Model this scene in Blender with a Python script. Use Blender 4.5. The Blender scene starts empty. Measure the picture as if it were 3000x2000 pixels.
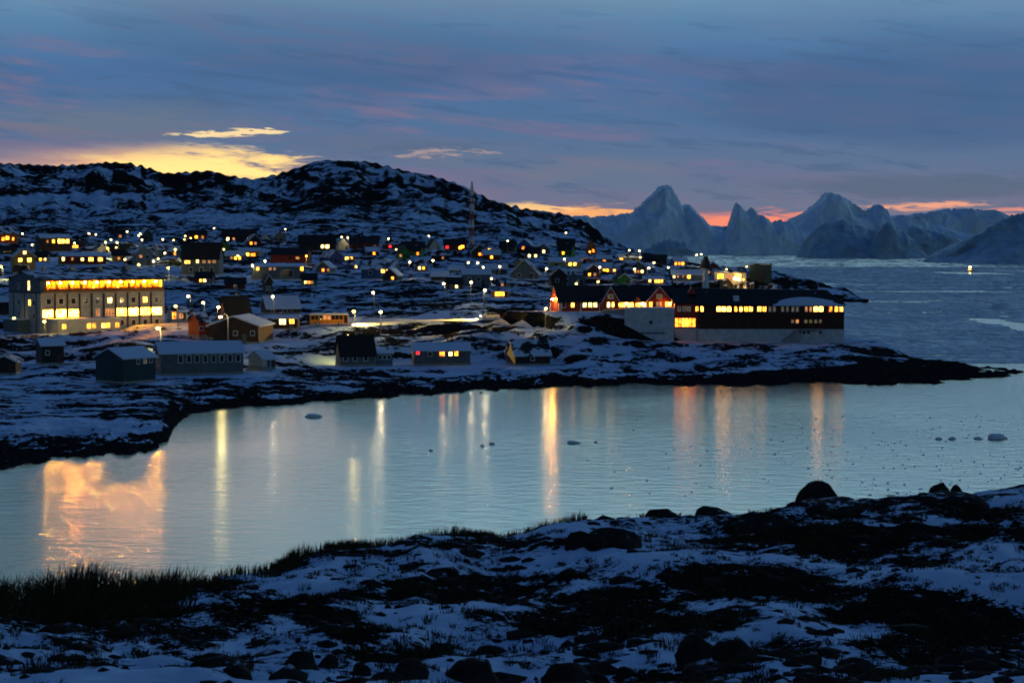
import bpy, math, random
import numpy as np
from mathutils import Vector

random.seed(7)
R = math.radians
scene = bpy.context.scene
COL = scene.collection

# ---------------------------------------------------------------- camera
F = 5598.0                       # focal length in photo pixels (3000 wide)
H = 28.0                         # eye above the water
TH = math.atan(300.0 / F)        # the horizon stands 300 px above the middle
CT, ST = math.cos(TH), math.sin(TH)
cam_d = bpy.data.cameras.new("camera")
cam_d.sensor_width = 36.0
cam_d.lens = 36.0 * F / 3000.0
cam_d.clip_start = 0.3
cam_d.clip_end = 60000.0
cam = bpy.data.objects.new("camera", cam_d)
cam.location = (0, 0, H)
cam.rotation_euler = (math.pi / 2 - TH, 0, 0)
COL.objects.link(cam)
scene.camera = cam

# ---------------------------------------------------------------- world
world = bpy.data.worlds.new("World")
scene.world = world
world.use_nodes = True
WT = world.node_tree
WT.nodes.clear()


class NT:
    """small helper to write node trees"""
    def __init__(self, tree):
        self.t = tree

    def n(self, kind, **kw):
        nd = self.t.nodes.new(kind)
        for k, v in kw.items():
            setattr(nd, k, v)
        return nd

    def link(self, a, b):
        self.t.links.new(a, b)

    def put(self, sock, v):
        if hasattr(v, "is_output") or isinstance(v, bpy.types.NodeSocket):
            self.t.links.new(v, sock)
        else:
            sock.default_value = v

    def m(self, op, a, b=None, c=None, clamp=False):
        nd = self.n("ShaderNodeMath", operation=op)
        nd.use_clamp = clamp
        self.put(nd.inputs[0], a)
        if b is not None:
            self.put(nd.inputs[1], b)
        if c is not None:
            self.put(nd.inputs[2], c)
        return nd.outputs[0]

    def vm(self, op, a, b=None):
        nd = self.n("ShaderNodeVectorMath", operation=op)
        self.put(nd.inputs[0], a)
        if b is not None:
            self.put(nd.inputs[1], b)
        return nd.outputs["Value"] if op in ("LENGTH", "DOT_PRODUCT") else nd.outputs[0]

    def mr(self, v, a, b, c=0.0, d=1.0, smooth=True):
        nd = self.n("ShaderNodeMapRange")
        nd.interpolation_type = "SMOOTHSTEP" if smooth else "LINEAR"
        self.put(nd.inputs[0], v)
        for i, x in zip((1, 2, 3, 4), (a, b, c, d)):
            self.put(nd.inputs[i], x)
        return nd.outputs[0]

    def mix(self, f, a, b, mode="MIX"):
        nd = self.n("ShaderNodeMix", data_type="RGBA", blend_type=mode)
        nd.clamp_factor = True
        self.put(nd.inputs[0], f)
        self.put(nd.inputs[6], a)
        self.put(nd.inputs[7], b)
        return nd.outputs[2]

    def noise(self, vec, scale, detail=3.0, rough=0.5, dist=0.0):
        nd = self.n("ShaderNodeTexNoise")
        if vec is not None:
            self.put(nd.inputs["Vector"], vec)
        nd.inputs["Scale"].default_value = scale
        nd.inputs["Detail"].default_value = detail
        nd.inputs["Roughness"].default_value = rough
        nd.inputs["Distortion"].default_value = dist
        return nd.outputs["Fac"]

    def comb(self, x, y, z):
        nd = self.n("ShaderNodeCombineXYZ")
        for s, v in zip(nd.inputs, (x, y, z)):
            self.put(s, v)
        return nd.outputs[0]

    def ramp(self, f, stops):
        nd = self.n("ShaderNodeValToRGB")
        el = nd.color_ramp.elements
        while len(el) < len(stops):
            el.new(0.5)
        for e, (p, c) in zip(el, stops):
            e.position = p
            e.color = (*c, 1)
        self.put(nd.inputs[0], f)
        return nd.outputs[0]


def AZ(px):
    return math.atan((px - 1500) / F)


def EL(py):
    return math.atan((700 - py) / F)


w = NT(WT)
tc = w.n("ShaderNodeTexCoord")
sep = w.n("ShaderNodeSeparateXYZ")
w.link(tc.outputs["Generated"], sep.inputs[0])
az = w.m("ARCTAN2", sep.outputs[0], sep.outputs[1])
el = w.m("ARCSINE", sep.outputs[2])
el_t = w.m("ADD", el, w.m("MULTIPLY", az, 0.10))
# stretched cloud coordinates: long thin streaks
c1 = w.comb(w.m("MULTIPLY", az, 7.0), w.m("MULTIPLY", el_t, 52.0), 3.1)
c2 = w.comb(w.m("MULTIPLY", az, 22.0), w.m("MULTIPLY", el_t, 170.0), 8.7)
c3 = w.comb(w.m("MULTIPLY", az, 3.0), w.m("MULTIPLY", el, 16.0), 1.3)
n1 = w.noise(c1, 1.0, 5, 0.60, 0.7)
n2 = w.noise(c2, 1.0, 4, 0.6, 0.3)
n3 = w.noise(c3, 1.0, 3, 0.5, 0.2)
SKY = [(0.0, (0.155, 0.175, 0.265)), (0.017, (0.120, 0.175, 0.285)), (0.035, (0.075, 0.160, 0.310)),
       (0.055, (0.056, 0.150, 0.335)), (0.070, (0.090, 0.215, 0.390)), (0.082, (0.160, 0.310, 0.450)),
       (0.110, (0.720, 1.300, 1.520)), (0.165, (0.980, 1.700, 1.950)), (0.215, (0.260, 0.540, 0.840)),
       (0.300, (0.040, 0.130, 0.360)), (1.0, (0.014, 0.066, 0.260))]
elf = w.m("DIVIDE", el, math.pi / 2, clamp=True)
base = w.ramp(elf, SKY)
# the pale band above the deck thins out towards the hill side
SKYL = [s_ if s_[0] not in (0.110, 0.165, 0.215) else (s_[0], tuple(c_ * 0.36 for c_ in s_[1])) for s_ in SKY]
base = w.mix(w.mr(az, AZ(100), AZ(1500)), w.ramp(elf, SKYL), base)
# clouds lie heavier to the left: mauve streaks over blue
leftw = w.mr(az, AZ(2900), AZ(200), 0.30, 1.0)
low = w.mr(el, R(9.0), R(4.0))
fm = w.m("MULTIPLY", w.mr(w.m("ADD", w.m("MULTIPLY", n1, 0.7), w.m("MULTIPLY", n2, 0.3)), 0.44, 0.60), w.m("MULTIPLY", leftw, low))
base = w.mix(w.m("MULTIPLY", fm, 0.78), base, (0.165, 0.148, 0.265, 1))
fp = w.m("MULTIPLY", w.mr(w.m("ADD", w.m("MULTIPLY", n2, 0.65), w.m("MULTIPLY", n1, 0.35)), 0.53, 0.63), w.m("MULTIPLY", leftw, w.mr(el, R(6.5), R(4.0))))
base = w.mix(w.m("MULTIPLY", fp, 0.42), base, (0.215, 0.170, 0.290, 1))
fd = w.m("MULTIPLY", w.mr(n3, 0.48, 0.62), low)
base = w.mix(w.m("MULTIPLY", fd, 0.55), base, (0.044, 0.108, 0.235, 1))
fg = w.m("MULTIPLY", w.mr(n3, 0.42, 0.28), w.m("MULTIPLY", w.mr(el, R(0.3), R(2.0)), w.mr(el, R(5), R(3))))
base = w.mix(w.m("MULTIPLY", fg, 0.60), base, (0.150, 0.195, 0.250, 1))
fs = w.m("MULTIPLY", w.mr(n2, 0.46, 0.34), w.mr(el, R(8.0), R(5.0)))
base = w.mix(w.m("MULTIPLY", fs, 0.45), base, (0.052, 0.112, 0.235, 1))
# warm tint low under the cloud deck
warm = w.m("MULTIPLY", w.mr(el, R(1.9), R(0.1)), w.mr(n1, 0.35, 0.65, 0.25, 1.0))
base = w.mix(w.m("MULTIPLY", warm, 0.55), base, (0.270, 0.190, 0.235, 1))
# openings in the deck where the afterglow shows through
c4 = w.comb(w.m("MULTIPLY", az, 60.0), w.m("MULTIPLY", el, 420.0), 5.5)
n4 = w.noise(c4, 1.0, 4, 0.65, 0.5)
wn = w.m("ADD", w.m("MULTIPLY", n2, 0.55), w.m("MULTIPLY", n4, 0.45))
wa = w.m("MULTIPLY_ADD", w.m("SUBTRACT", wn, 0.5), 0.20, az)
we = w.m("MULTIPLY_ADD", w.m("SUBTRACT", w.m("ADD", w.m("MULTIPLY", wn, 0.7), w.m("MULTIPLY", n1, 0.3)), 0.5), 0.024, el)
wv = w.comb(wa, we, 0.0)
GAPS = [  # px, py, half width px, half height px, soft edge, colour, gain
    (2720, 548, 560, 48, 0.60, (0.078, 0.130, 0.205), 0.65),
    (350, 370, 620, 80, 0.90, (0.150, 0.180, 0.225), 0.60),
    (1150, 430, 420, 60, 0.90, (0.115, 0.150, 0.225), 0.45),
    (330, 550, 800, 142, 0.80, (0.82, 0.42, 0.28), 0.80),
    (460, 550, 500, 138, 0.70, (1.00, 0.58, 0.24), 0.95),
    (570, 550, 370, 136, 0.55, (1.25, 0.86, 0.30), 1.00),
    (705, 394, 118, 15, 0.50, (1.00, 0.74, 0.38), 0.95),
    (1210, 452, 90, 12, 0.90, (0.62, 0.42, 0.34), 0.55),
    (1330, 458, 80, 9, 0.90, (0.62, 0.40, 0.32), 0.50),
    (1660, 626, 300, 34, 0.75, (1.00, 0.44, 0.16), 1.00),
    (1570, 610, 170, 20, 0.70, (1.00, 0.62, 0.26), 0.90),
    (2200, 648, 330, 36, 0.65, (1.00, 0.28, 0.17), 0.95),
    (2690, 607, 170, 12, 0.80, (1.00, 0.42, 0.24), 0.85),
    (2960, 624, 170, 14, 0.70, (0.95, 0.33, 0.22), 0.75),
]
for (gx, gy, rx, ry, soft, colr, gain) in GAPS:
    d = w.vm("SUBTRACT", wv, (AZ(gx), EL(gy), 0.0))
    d = w.vm("MULTIPLY", d, (F / rx, F / ry, 0.0))
    msk = w.mr(w.vm("LENGTH", d), 1.0, 1.0 - soft)
    base = w.mix(w.m("MULTIPLY", msk, gain, clamp=True), base, (*colr, 1))
# away from the afterglow the dusk deepens
off = w.m("ABSOLUTE", w.m("SUBTRACT", az, AZ(1300)))
base = w.mix(1.0, base, w.mr(off, R(24), R(80), 1.0, 0.38), "MULTIPLY")
sky = w.n("ShaderNodeTexSky", sky_type="NISHITA")
sky.sun_disc = False
sky.sun_elevation = R(-3.0)
sky.sun_rotation = AZ(600)
sky.altitude = 30
tot = w.mix(1.0, base, w.mix(1.0, sky.outputs[0], (0.03, 0.03, 0.03, 1), "MULTIPLY"), "ADD")
bg = w.n("ShaderNodeBackground")
w.link(tot, bg.inputs[0])
bg.inputs[1].default_value = 1.0
out = w.n("ShaderNodeOutputWorld")
w.link(bg.outputs[0], out.inputs[0])
world.cycles.sampling_method = "MANUAL"
world.cycles.sample_map_resolution = 1024

# the sun has set behind the hill: only a trace of direct warm light is left
sun_d = bpy.data.lights.new("sun", "SUN")
sun_d.energy = 0.03
sun_d.angle = R(12)
sun_d.color = (1.0, 0.72, 0.5)
sun = bpy.data.objects.new("sun", sun_d)
sun.rotation_euler = (R(90 - 1.5), 0, math.pi - AZ(600))
COL.objects.link(sun)

scene.view_settings.view_transform = "Standard"
scene.view_settings.look = "None"
scene.view_settings.exposure = 0.0
scene.view_settings.gamma = 1.0
scene.view_settings.use_curve_mapping = False
scene.render.engine = "CYCLES"
scene.cycles.use_denoising = True
scene.cycles.max_bounces = 5
scene.cycles.use_adaptive_sampling = True
scene.cycles.adaptive_threshold = 0.02
scene.cycles.diffuse_bounces = 2
scene.cycles.glossy_bounces = 3
scene.cycles.sample_clamp_indirect = 4.0
scene.cycles.sample_clamp_direct = 600.0
scene.cycles.use_light_tree = True
scene.render.filter_size = 1.9
scene.cycles.filter_width = 1.9


# ---------------------------------------------------------------- noise
def _hash(ix, iy, seed):
    h = (ix.astype(np.int64) * 374761393 + iy.astype(np.int64) * 668265263 + seed * 974634777) & 0xFFFFFFFF
    h = ((h ^ (h >> 13)) * 1274126177) & 0xFFFFFFFF
    h = ((h ^ (h >> 16)) * 2246822519) & 0xFFFFFFFF
    return ((h ^ (h >> 15)) & 0xFFFFFF) / float(0xFFFFFF)


def vnoise(x, y, seed=0):
    x = np.asarray(x, float); y = np.asarray(y, float)
    ix = np.floor(x); iy = np.floor(y)
    fx = x - ix; fy = y - iy
    fx = fx * fx * fx * (fx * (fx * 6 - 15) + 10)
    fy = fy * fy * fy * (fy * (fy * 6 - 15) + 10)
    a = _hash(ix, iy, seed); b = _hash(ix + 1, iy, seed)
    c = _hash(ix, iy + 1, seed); d = _hash(ix + 1, iy + 1, seed)
    return (a + (b - a) * fx) * (1 - fy) + (c + (d - c) * fx) * fy


def fbm(x, y, octv=4, seed=0, gain=0.5):
    s = 0; a = 1.0; t = 0; f = 1.0
    for o in range(octv):
        s = s + a * vnoise(x * f + 17.3 * o, y * f - 9.1 * o, seed + o)
        t += a; a *= gain; f *= 2.03
    return s / t


def ridged(x, y, octv=4, seed=0):
    s = 0; a = 1.0; t = 0; f = 1.0
    for o in range(octv):
        s = s + a * (1 - np.abs(2 * vnoise(x * f + 5.7 * o, y * f + 3.3 * o, seed + o) - 1))
        t += a; a *= 0.5; f *= 2.07
    return s / t


def sstep(a, b, x):
    t = np.clip((x - a) / (b - a), 0, 1)
    return t * t * (3 - 2 * t)


# ---------------------------------------------------------------- photo geometry
def slopes(px, py):
    a = (px - 1500) / F; b = (1000 - py) / F
    den = CT + b * ST
    return a / den, (-ST + b * CT) / den


def at(px, py, Y):
    sx, sz = slopes(px, py)
    return Vector((sx * Y, Y, H + sz * Y))


def scr_y(Y, z):
    dz = z - H
    return 1000 - F * (Y * ST + dz * CT) / (Y * CT - dz * ST)


def z_at(py, Y):
    b = (1000 - py) / F
    return H + Y * (-ST + b * CT) / (CT + b * ST)


# ---------------------------------------------------------------- the shape of the land
SH_PX = [-1400, -400, 0, 210, 446, 490, 520, 560, 612, 816, 1148, 1505, 1658, 1913, 2168, 2423, 2551, 2742, 2933, 2990, 3300]
SH_PY = [1400, 1385, 1371, 1340, 1314, 1285, 1235, 1205, 1199, 1186, 1161, 1141, 1133, 1129, 1129, 1122, 1129, 1122, 1110, 1090, 1080]
SH_Y = [H * F / (y - 700) for y in SH_PY]
BK_PX = [1900, 1980, 2050, 2475, 2680, 2860, 2990, 3300]
BK_Y = [2000, 620, 485, 470, 440, 418, 404, 380]
LV = [345, 390, 425, 440, 500, 560, 650, 780, 900, 1000, 1200, 1500, 1800, 2300, 3000]
TB_PX = [-1400, 0, 250, 500, 750, 1000, 1250, 1500, 1700, 1900, 2100, 2475, 2700, 3000]
TB = {
    345: [1100, 1100, 1102, 1102, 1104, 1115, 1128, 1135, 1140, 1140, 1140, 1140, 1145, 1150],
    390: [1020, 1020, 1020, 1025, 1040, 1060, 1064, 1070, 1075, 1075, 1072, 1070, 1078, 1095],
    425: [990, 990, 990, 985, 985, 975, 975, 962, 925, 985, 995, 1005, 1042, 1065],
    440: [980, 980, 976, 966, 958, 950, 944, 942, 914, 930, 985, 1005, 1042, 1062],
    500: [925, 925, 925, 915, 910, 908, 900, 898, 890, 900, 960, 1000, 1010, 1010],
    560: [880, 880, 880, 870, 868, 868, 866, 866, 880, 895, 930, 980, 980, 980],
    650: [812, 812, 810, 806, 814, 818, 818, 820, 830, 838, 860, 920, 940, 940],
    780: [758, 758, 758, 758, 760, 764, 770, 776, 786, 796, 830, 890, 900, 900],
    900: [722, 722, 722, 722, 722, 724, 736, 746, 756, 771, 830, 880, 880, 880],
    1000: [700, 700, 702, 702, 702, 704, 714, 722, 738, 753, 840, 870, 870, 870],
    1200: [650, 650, 650, 648, 645, 640, 652, 674, 706, 752, 845, 850, 850, 850],
    1500: [570, 572, 570, 565, 575, 548, 575, 632, 668, 820, 830, 830, 830, 830],
}
RG_PX = [-1400, -500, 0, 166, 240, 319, 383, 440, 485, 560, 625, 663, 746, 816, 893, 920, 950, 1010, 1084, 1173, 1220, 1263, 1352, 1441, 1530, 1658, 1722, 1773, 1811, 1860]
RG_PY = [500, 470, 478, 485, 482, 475, 478, 492, 508, 503, 500, 513, 525, 510, 485, 474, 469, 471, 474, 497, 507, 513, 542, 587, 610, 627, 652, 695, 716, 745]
TBZ = {}
_ra = np.array(LV, float)


def level_z(L, q):
    if L <= 1500:
        return z_at(np.interp(q, TB_PX, TB[L]), L)
    rz = np.where(q < 1860, z_at(np.interp(q, RG_PX, RG_PY), 1800.0), -6.0)
    if L == 1800:
        return rz
    if L == 2300:
        return rz * 0.72 - 4
    return rz * 0.3 - 14


def base_z(q, Y):
    """ground height at bearing q (photo px on the horizon) and distance Y"""
    q = np.asarray(q, float); Y = np.asarray(Y, float)
    q, Y = np.broadcast_arrays(q, Y)
    Z = np.stack([level_z(L, q) for L in LV])
    yc = np.clip(Y, LV[0], LV[-1] - 1)
    i = np.clip(np.searchsorted(_ra, yc, side="right") - 1, 0, len(LV) - 2)
    t = (yc - _ra[i]) / (_ra[i + 1] - _ra[i])
    z0 = np.take_along_axis(Z, i[None], 0)[0]
    z1 = np.take_along_axis(Z, (i + 1)[None], 0)[0]
    z = z0 + (z1 - z0) * t
    wob = (fbm(q / 55.0, Y * 0 + 3.0, 4, 11) - 0.5) * 11
    s = Y - np.interp(q, SH_PX, SH_Y) - wob
    m = np.where(s > 0, 1 - np.exp(-np.maximum(s, 0) / np.interp(q, [500, 640], [42.0, 15.0])), 0)
    z1_ = np.where(s > 0, z * m, s * 0.22)
    bk = np.where(q > 1900, np.interp(q, BK_PX, BK_Y), 9e3) + wob * 0.7 - Y
    mb = 1 - np.exp(-np.maximum(bk, 0) / 16.0)
    z1_ = np.where((z1_ > 0) & (bk > 0), z1_ * mb, np.where(bk <= 0, np.minimum(z1_, np.maximum(bk * 0.2, -8)), z1_))
    # the farther headland with the dock
    top = z_at(np.interp(q, [1880, 2000, 2100, 2260, 2400, 2480, 2560, 2600, 2700], [768, 778, 792, 806, 826, 848, 880, 895, 905]), 900.0)
    fr = 836 + (fbm(q / 40.0, q * 0 + 1.0, 3, 5) - 0.5) * 30
    s2 = Y - fr; b2 = np.interp(q, [1900, 2300, 2560, 2610], [1080, 1010, 880, 830]) - Y
    mm = np.minimum(s2, b2)
    z2 = np.where(mm > 0, top * (1 - np.exp(-np.maximum(mm, 0) / 22.0)), np.maximum(mm * 0.2, -8))
    z2 = np.where(q > 1850, z2, -9)
    return np.maximum(z1_, z2)


def ground(px, py, y0=None):
    """distance at which the bearing px meets the ground at photo height py"""
    ys = np.arange(y0 or 240.0, 2300.0, 1.0)
    q = np.full_like(ys, float(px))
    zz = base_z(q, ys)
    sy = scr_y(ys, zz)
    ok = np.where((zz > 0.3) & (sy <= py))[0]
    return float(ys[ok[0]]) if len(ok) else 900.0


def foot(px, py_head, h):
    """distance of a post of height h whose head is seen at (px, py_head)"""
    ys = np.arange(260.0, 2000.0, 2.0)
    q = np.full_like(ys, float(px))
    zz = base_z(q, ys)
    sy = scr_y(ys, zz + h)
    ok = np.where((zz > 0.3) & (sy <= py_head))[0]
    return float(ys[ok[0]]) if len(ok) else 900.0


# ---------------------------------------------------------------- materials
MATS = {}


def mat(name):
    m = bpy.data.materials.new(name)
    m.use_nodes = True
    m.node_tree.nodes.clear()
    t = NT(m.node_tree)
    o = t.n("ShaderNodeOutputMaterial")
    MATS[name] = m
    return m, t, o


def principled(t, o, col, rough=0.8, spec=0.3, normal=None, **kw):
    b = t.n("ShaderNodeBsdfPrincipled")
    t.put(b.inputs["Base Color"], col if not isinstance(col, tuple) else (*col[:3], 1))
    t.put(b.inputs["Roughness"], rough)
    b.inputs["Specular IOR Level"].default_value = spec
    if normal is not None:
        t.link(normal, b.inputs["Normal"])
    for k, v in kw.items():
        b.inputs[k].default_value = v
    t.link(b.outputs[0], o.inputs[0])
    return b


def bump(t, h, strength=0.5, dist=0.1):
    b = t.n("ShaderNodeBump")
    b.inputs["Strength"].default_value = strength
    b.inputs["Distance"].default_value = dist
    t.link(h, b.inputs["Height"])
    return b.outputs[0]


def painted(name, col, rough=0.7, var=0.25, scale=0.8):
    m, t, o = mat(name)
    tcn = t.n("ShaderNodeTexCoord")
    n = t.noise(tcn.outputs["Object"], scale, 5, 0.6)
    st = t.n("ShaderNodeMapping")
    st.inputs["Scale"].default_value = (3.0, 3.0, 0.25)
    t.link(tcn.outputs["Object"], st.inputs[0])
    n2_ = t.noise(st.outputs[0], 2.5, 3, 0.6)
    f = t.m("MULTIPLY", t.m("ADD", t.m("MULTIPLY", n, 0.6), t.m("MULTIPLY", n2_, 0.4)), 1.0)
    c = t.mix(t.mr(f, 0.3, 0.7), (*[x * (1 - var) for x in col], 1), (*[min(1, x * (1 + var)) for x in col], 1))
    principled(t, o, c, rough, 0.25)
    return m


for nm, c in dict(
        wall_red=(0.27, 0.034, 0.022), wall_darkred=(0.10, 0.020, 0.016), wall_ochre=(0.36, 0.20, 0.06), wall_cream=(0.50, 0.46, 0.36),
        wall_grey=(0.10, 0.115, 0.115), wall_blue=(0.04, 0.08, 0.20), wall_bluegrey=(0.085, 0.12, 0.16), wall_teal=(0.022, 0.050, 0.056),
        wall_brown=(0.06, 0.030, 0.018), wall_black=(0.022, 0.020, 0.020), wall_orange=(0.42, 0.12, 0.03), wall_olive=(0.26, 0.24, 0.09),
        wall_green=(0.03, 0.16, 0.03), wall_white=(0.56, 0.58, 0.60), wall_concrete=(0.24, 0.24, 0.23), hotel_wall=(0.32, 0.33, 0.32),
        hotel_wood=(0.20, 0.075, 0.022), trim_white=(0.62, 0.62, 0.60), pole_metal=(0.14, 0.14, 0.14), dark_metal=(0.03, 0.03, 0.032),
        mast_red=(0.20, 0.06, 0.05), mast_white=(0.5, 0.5, 0.5), bus_orange=(0.62, 0.20, 0.02), rubber=(0.015, 0.015, 0.015),
        car_silver=(0.45, 0.46, 0.47), boat_hull=(0.5, 0.5, 0.5), hospital_dark=(0.040, 0.016, 0.012), hospital_white=(0.42, 0.44, 0.47)).items():
    painted(nm, c)


def roof_mat(name, snow):
    """felt roof with snow lying on it in patches; snow is how much is covered"""
    m, t, o = mat(name)
    tcn = t.n("ShaderNodeTexCoord")
    n = t.noise(tcn.outputs["Object"], 0.35, 5, 0.6, 0.3)
    fac = t.mr(n, 0.72 - 0.55 * snow, 0.80 - 0.55 * snow)
    n2_ = t.noise(tcn.outputs["Object"], 2.0, 3)
    felt = t.mix(n2_, (0.010, 0.010, 0.011, 1), (0.028, 0.026, 0.026, 1))
    snowc = t.mix(n2_, (0.46, 0.53, 0.64, 1), (0.56, 0.62, 0.70, 1))
    principled(t, o, t.mix(fac, felt, snowc), 0.85, 0.2)
    return m


roof_mat("roof_snow", 0.95)
roof_mat("roof_part", 0.50)
roof_mat("roof_dark", 0.05)


def emis(name, col, strength, var=0.5, scale=1.2):
    m, t, o = mat(name)
    tcn = t.n("ShaderNodeTexCoord")
    e = t.n("ShaderNodeEmission")
    e.inputs[0].default_value = (*col, 1)
    if var > 0:
        n = t.noise(tcn.outputs["Object"], scale, 2, 0.5)
        t.put(e.inputs[1], t.mr(n, 0.3, 0.7, strength * (1 - var), strength * (1 + var)))
    else:
        e.inputs[1].default_value = strength
    t.link(e.outputs[0], o.inputs[0])
    m.cycles.emission_sampling = "AUTO"
    return m


emis("glow_amber", (1.0, 0.34, 0.022), 6.5, 0.85, 2.5)
emis("glow_orange", (1.0, 0.22, 0.016), 4.5, 0.7)
emis("glow_warm", (1.0, 0.46, 0.055), 7.0, 0.85, 2.5)
emis("glow_white", (1.0, 0.66, 0.20), 5.5, 0.6)
emis("glow_dim", (1.0, 0.38, 0.12), 0.7)
emis("glow_faint", (0.85, 0.70, 0.38), 0.10)
emis("glow_red", (1.0, 0.02, 0.03), 2.5)
emis("glow_hotel", (1.0, 0.35, 0.016), 72.0, 0.8)
emis("glow_ward", (1.0, 0.42, 0.05), 17.0, 0.8, 2.5)
emis("glow_hotel_deep", (1.0, 0.30, 0.012), 50.0, 0.8)
emis("bulb_street", (1.0, 0.66, 0.16), 14.0, 0)
emis("bulb_white", (1.0, 0.76, 0.30), 16.0, 0)
emis("bulb_yellow", (1.0, 0.70, 0.08), 18.0, 0)
emis("bulb_amber", (1.0, 0.34, 0.03), 16.0, 0)
emis("bulb_red", (1.0, 0.02, 0.03), 8.0, 0)
emis("bulb_soft", (1.0, 0.74, 0.12), 16.0, 0)
emis("bulb_balcony", (1.0, 0.34, 0.02), 2600.0, 0)
emis("bulb_wall", (1.0, 0.40, 0.05), 1300.0, 0)
emis("bulb_flood", (1.0, 0.70, 0.22), 60.0, 0)
emis("headlight_glow", (1.0, 0.90, 0.60), 40.0, 0)
m, t, o = mat("glass_dark")
principled(t, o, (0.012, 0.015, 0.02), 0.08, 0.5)


def land_mat(name, scales, weights, spread, hard, rock, snow, bump_d):
    """snow lying on rock: the mesh attribute says how much, noise of several sizes breaks the edge"""
    m, t, o = mat(name)
    geo = t.n("ShaderNodeNewGeometry")
    at_ = t.n("ShaderNodeAttribute", attribute_name="snow")
    ns = [t.noise(geo.outputs["Position"], sc, 3, 0.6, 0.2) for sc in scales]
    nn = None
    for n_, k in zip(ns, weights):
        x = t.m("MULTIPLY", n_, k)
        nn = x if nn is None else t.m("ADD", nn, x)
    v = t.m("ADD", at_.outputs["Fac"], t.m("MULTIPLY", t.m("SUBTRACT", nn, 0.5 * sum(weights)), spread))
    fac = t.mr(v, 0.5 - hard, 0.5 + hard)
    rc = t.mix(t.mr(ns[-1], 0.3, 0.7), (*rock[0], 1), (*rock[1], 1))
    scol = t.mix(t.mr(ns[0], 0.3, 0.7), (*snow[0], 1), (*snow[1], 1))
    principled(t, o, t.mix(fac, rc, scol), 0.95, 0.0, bump(t, nn, 0.5, bump_d))
    return m


SNOWC = ((0.34, 0.45, 0.60), (0.50, 0.61, 0.76))
land_mat("land", (0.12, 0.45, 1.5), (0.35, 0.4, 0.35), 2.3, 0.12, ((0.008, 0.008, 0.008), (0.026, 0.025, 0.024)), SNOWC, 0.35)
land_mat("fore_land", (2.0, 7.5, 28.0), (0.35, 0.4, 0.35), 2.9, 0.11, ((0.005, 0.005, 0.005), (0.020, 0.017, 0.013)), SNOWC, 0.03)
m, t, o = mat("boulder_rock")
geo = t.n("ShaderNodeNewGeometry")
tcn = t.n("ShaderNodeTexCoord")
n_a = t.noise(tcn.outputs["Object"], 6.0, 5, 0.65)
n_b = t.noise(tcn.outputs["Object"], 30.0, 3, 0.6)
sp = t.n("ShaderNodeSeparateXYZ")
t.link(geo.outputs["Normal"], sp.inputs[0])
dust = t.mr(t.m("ADD", sp.outputs[2], t.m("MULTIPLY", t.m("SUBTRACT", n_a, 0.5), 1.6)), 1.00, 1.20)
rc = t.mix(t.mr(n_a, 0.3, 0.7), (0.010, 0.009, 0.009, 1), (0.030, 0.027, 0.025, 1))
principled(t, o, t.mix(dust, rc, (0.40, 0.48, 0.60, 1)), 0.95, 0.03, bump(t, t.m("ADD", n_a, t.m("MULTIPLY", n_b, 0.3)), 0.6, 0.05))

for nm, ca, cb in (("grass_blade", (0.022, 0.018, 0.010), (0.060, 0.048, 0.026)), ("heath_twig", (0.004, 0.0035, 0.003), (0.014, 0.011, 0.008))):
    m, t, o = mat(nm)
    geo = t.n("ShaderNodeNewGeometry")
    n_a = t.noise(geo.outputs["Position"], 5.0, 3)
    principled(t, o, t.mix(t.mr(n_a, 0.3, 0.7), (*ca, 1), (*cb, 1)), 0.95, 0.0)

m, t, o = mat("iceberg_ice")
geo = t.n("ShaderNodeNewGeometry")
mp = t.n("ShaderNodeMapping")
mp.inputs["Scale"].default_value = (1, 1, 0.35)
t.link(geo.outputs["Position"], mp.inputs[0])
n_a = t.noise(mp.outputs[0], 0.035, 5, 0.6, 0.5)
n_b = t.noise(mp.outputs[0], 0.14, 4, 0.6)
c = t.mix(t.mr(n_a, 0.35, 0.65), (0.62, 0.73, 0.83, 1), (0.82, 0.88, 0.92, 1))
vo = t.n("ShaderNodeTexVoronoi")
t.link(mp.outputs[0], vo.inputs["Vector"])
vo.inputs["Scale"].default_value = 0.022
principled(t, o, c, 0.7, 0.25, bump(t, t.m("ADD", t.m("ADD", n_a, t.m("MULTIPLY", n_b, 0.3)), vo.outputs["Distance"]), 0.9, 14.0))
m, t, o = mat("iceberg_dark")  # darker ice tone for the nearer icebergs
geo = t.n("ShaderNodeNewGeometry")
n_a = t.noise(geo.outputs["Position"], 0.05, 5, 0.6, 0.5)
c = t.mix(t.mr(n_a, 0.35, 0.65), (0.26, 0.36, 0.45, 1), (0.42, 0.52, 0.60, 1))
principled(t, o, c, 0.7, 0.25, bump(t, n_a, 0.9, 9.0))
m, t, o = mat("floe_ice")
geo = t.n("ShaderNodeNewGeometry")
n_a = t.noise(geo.outputs["Position"], 0.02, 4, 0.6)
principled(t, o, t.mix(t.mr(n_a, 0.3, 0.7), (0.46, 0.57, 0.68, 1), (0.74, 0.81, 0.87, 1)), 0.8, 0.2)

m, t, o = mat("road_snow")
geo = t.n("ShaderNodeNewGeometry")
n_a = t.noise(geo.outputs["Position"], 0.5, 4, 0.6)
principled(t, o, t.mix(t.mr(n_a, 0.35, 0.65), (0.24, 0.25, 0.27, 1), (0.50, 0.54, 0.60, 1)), 0.75, 0.25)

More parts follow.
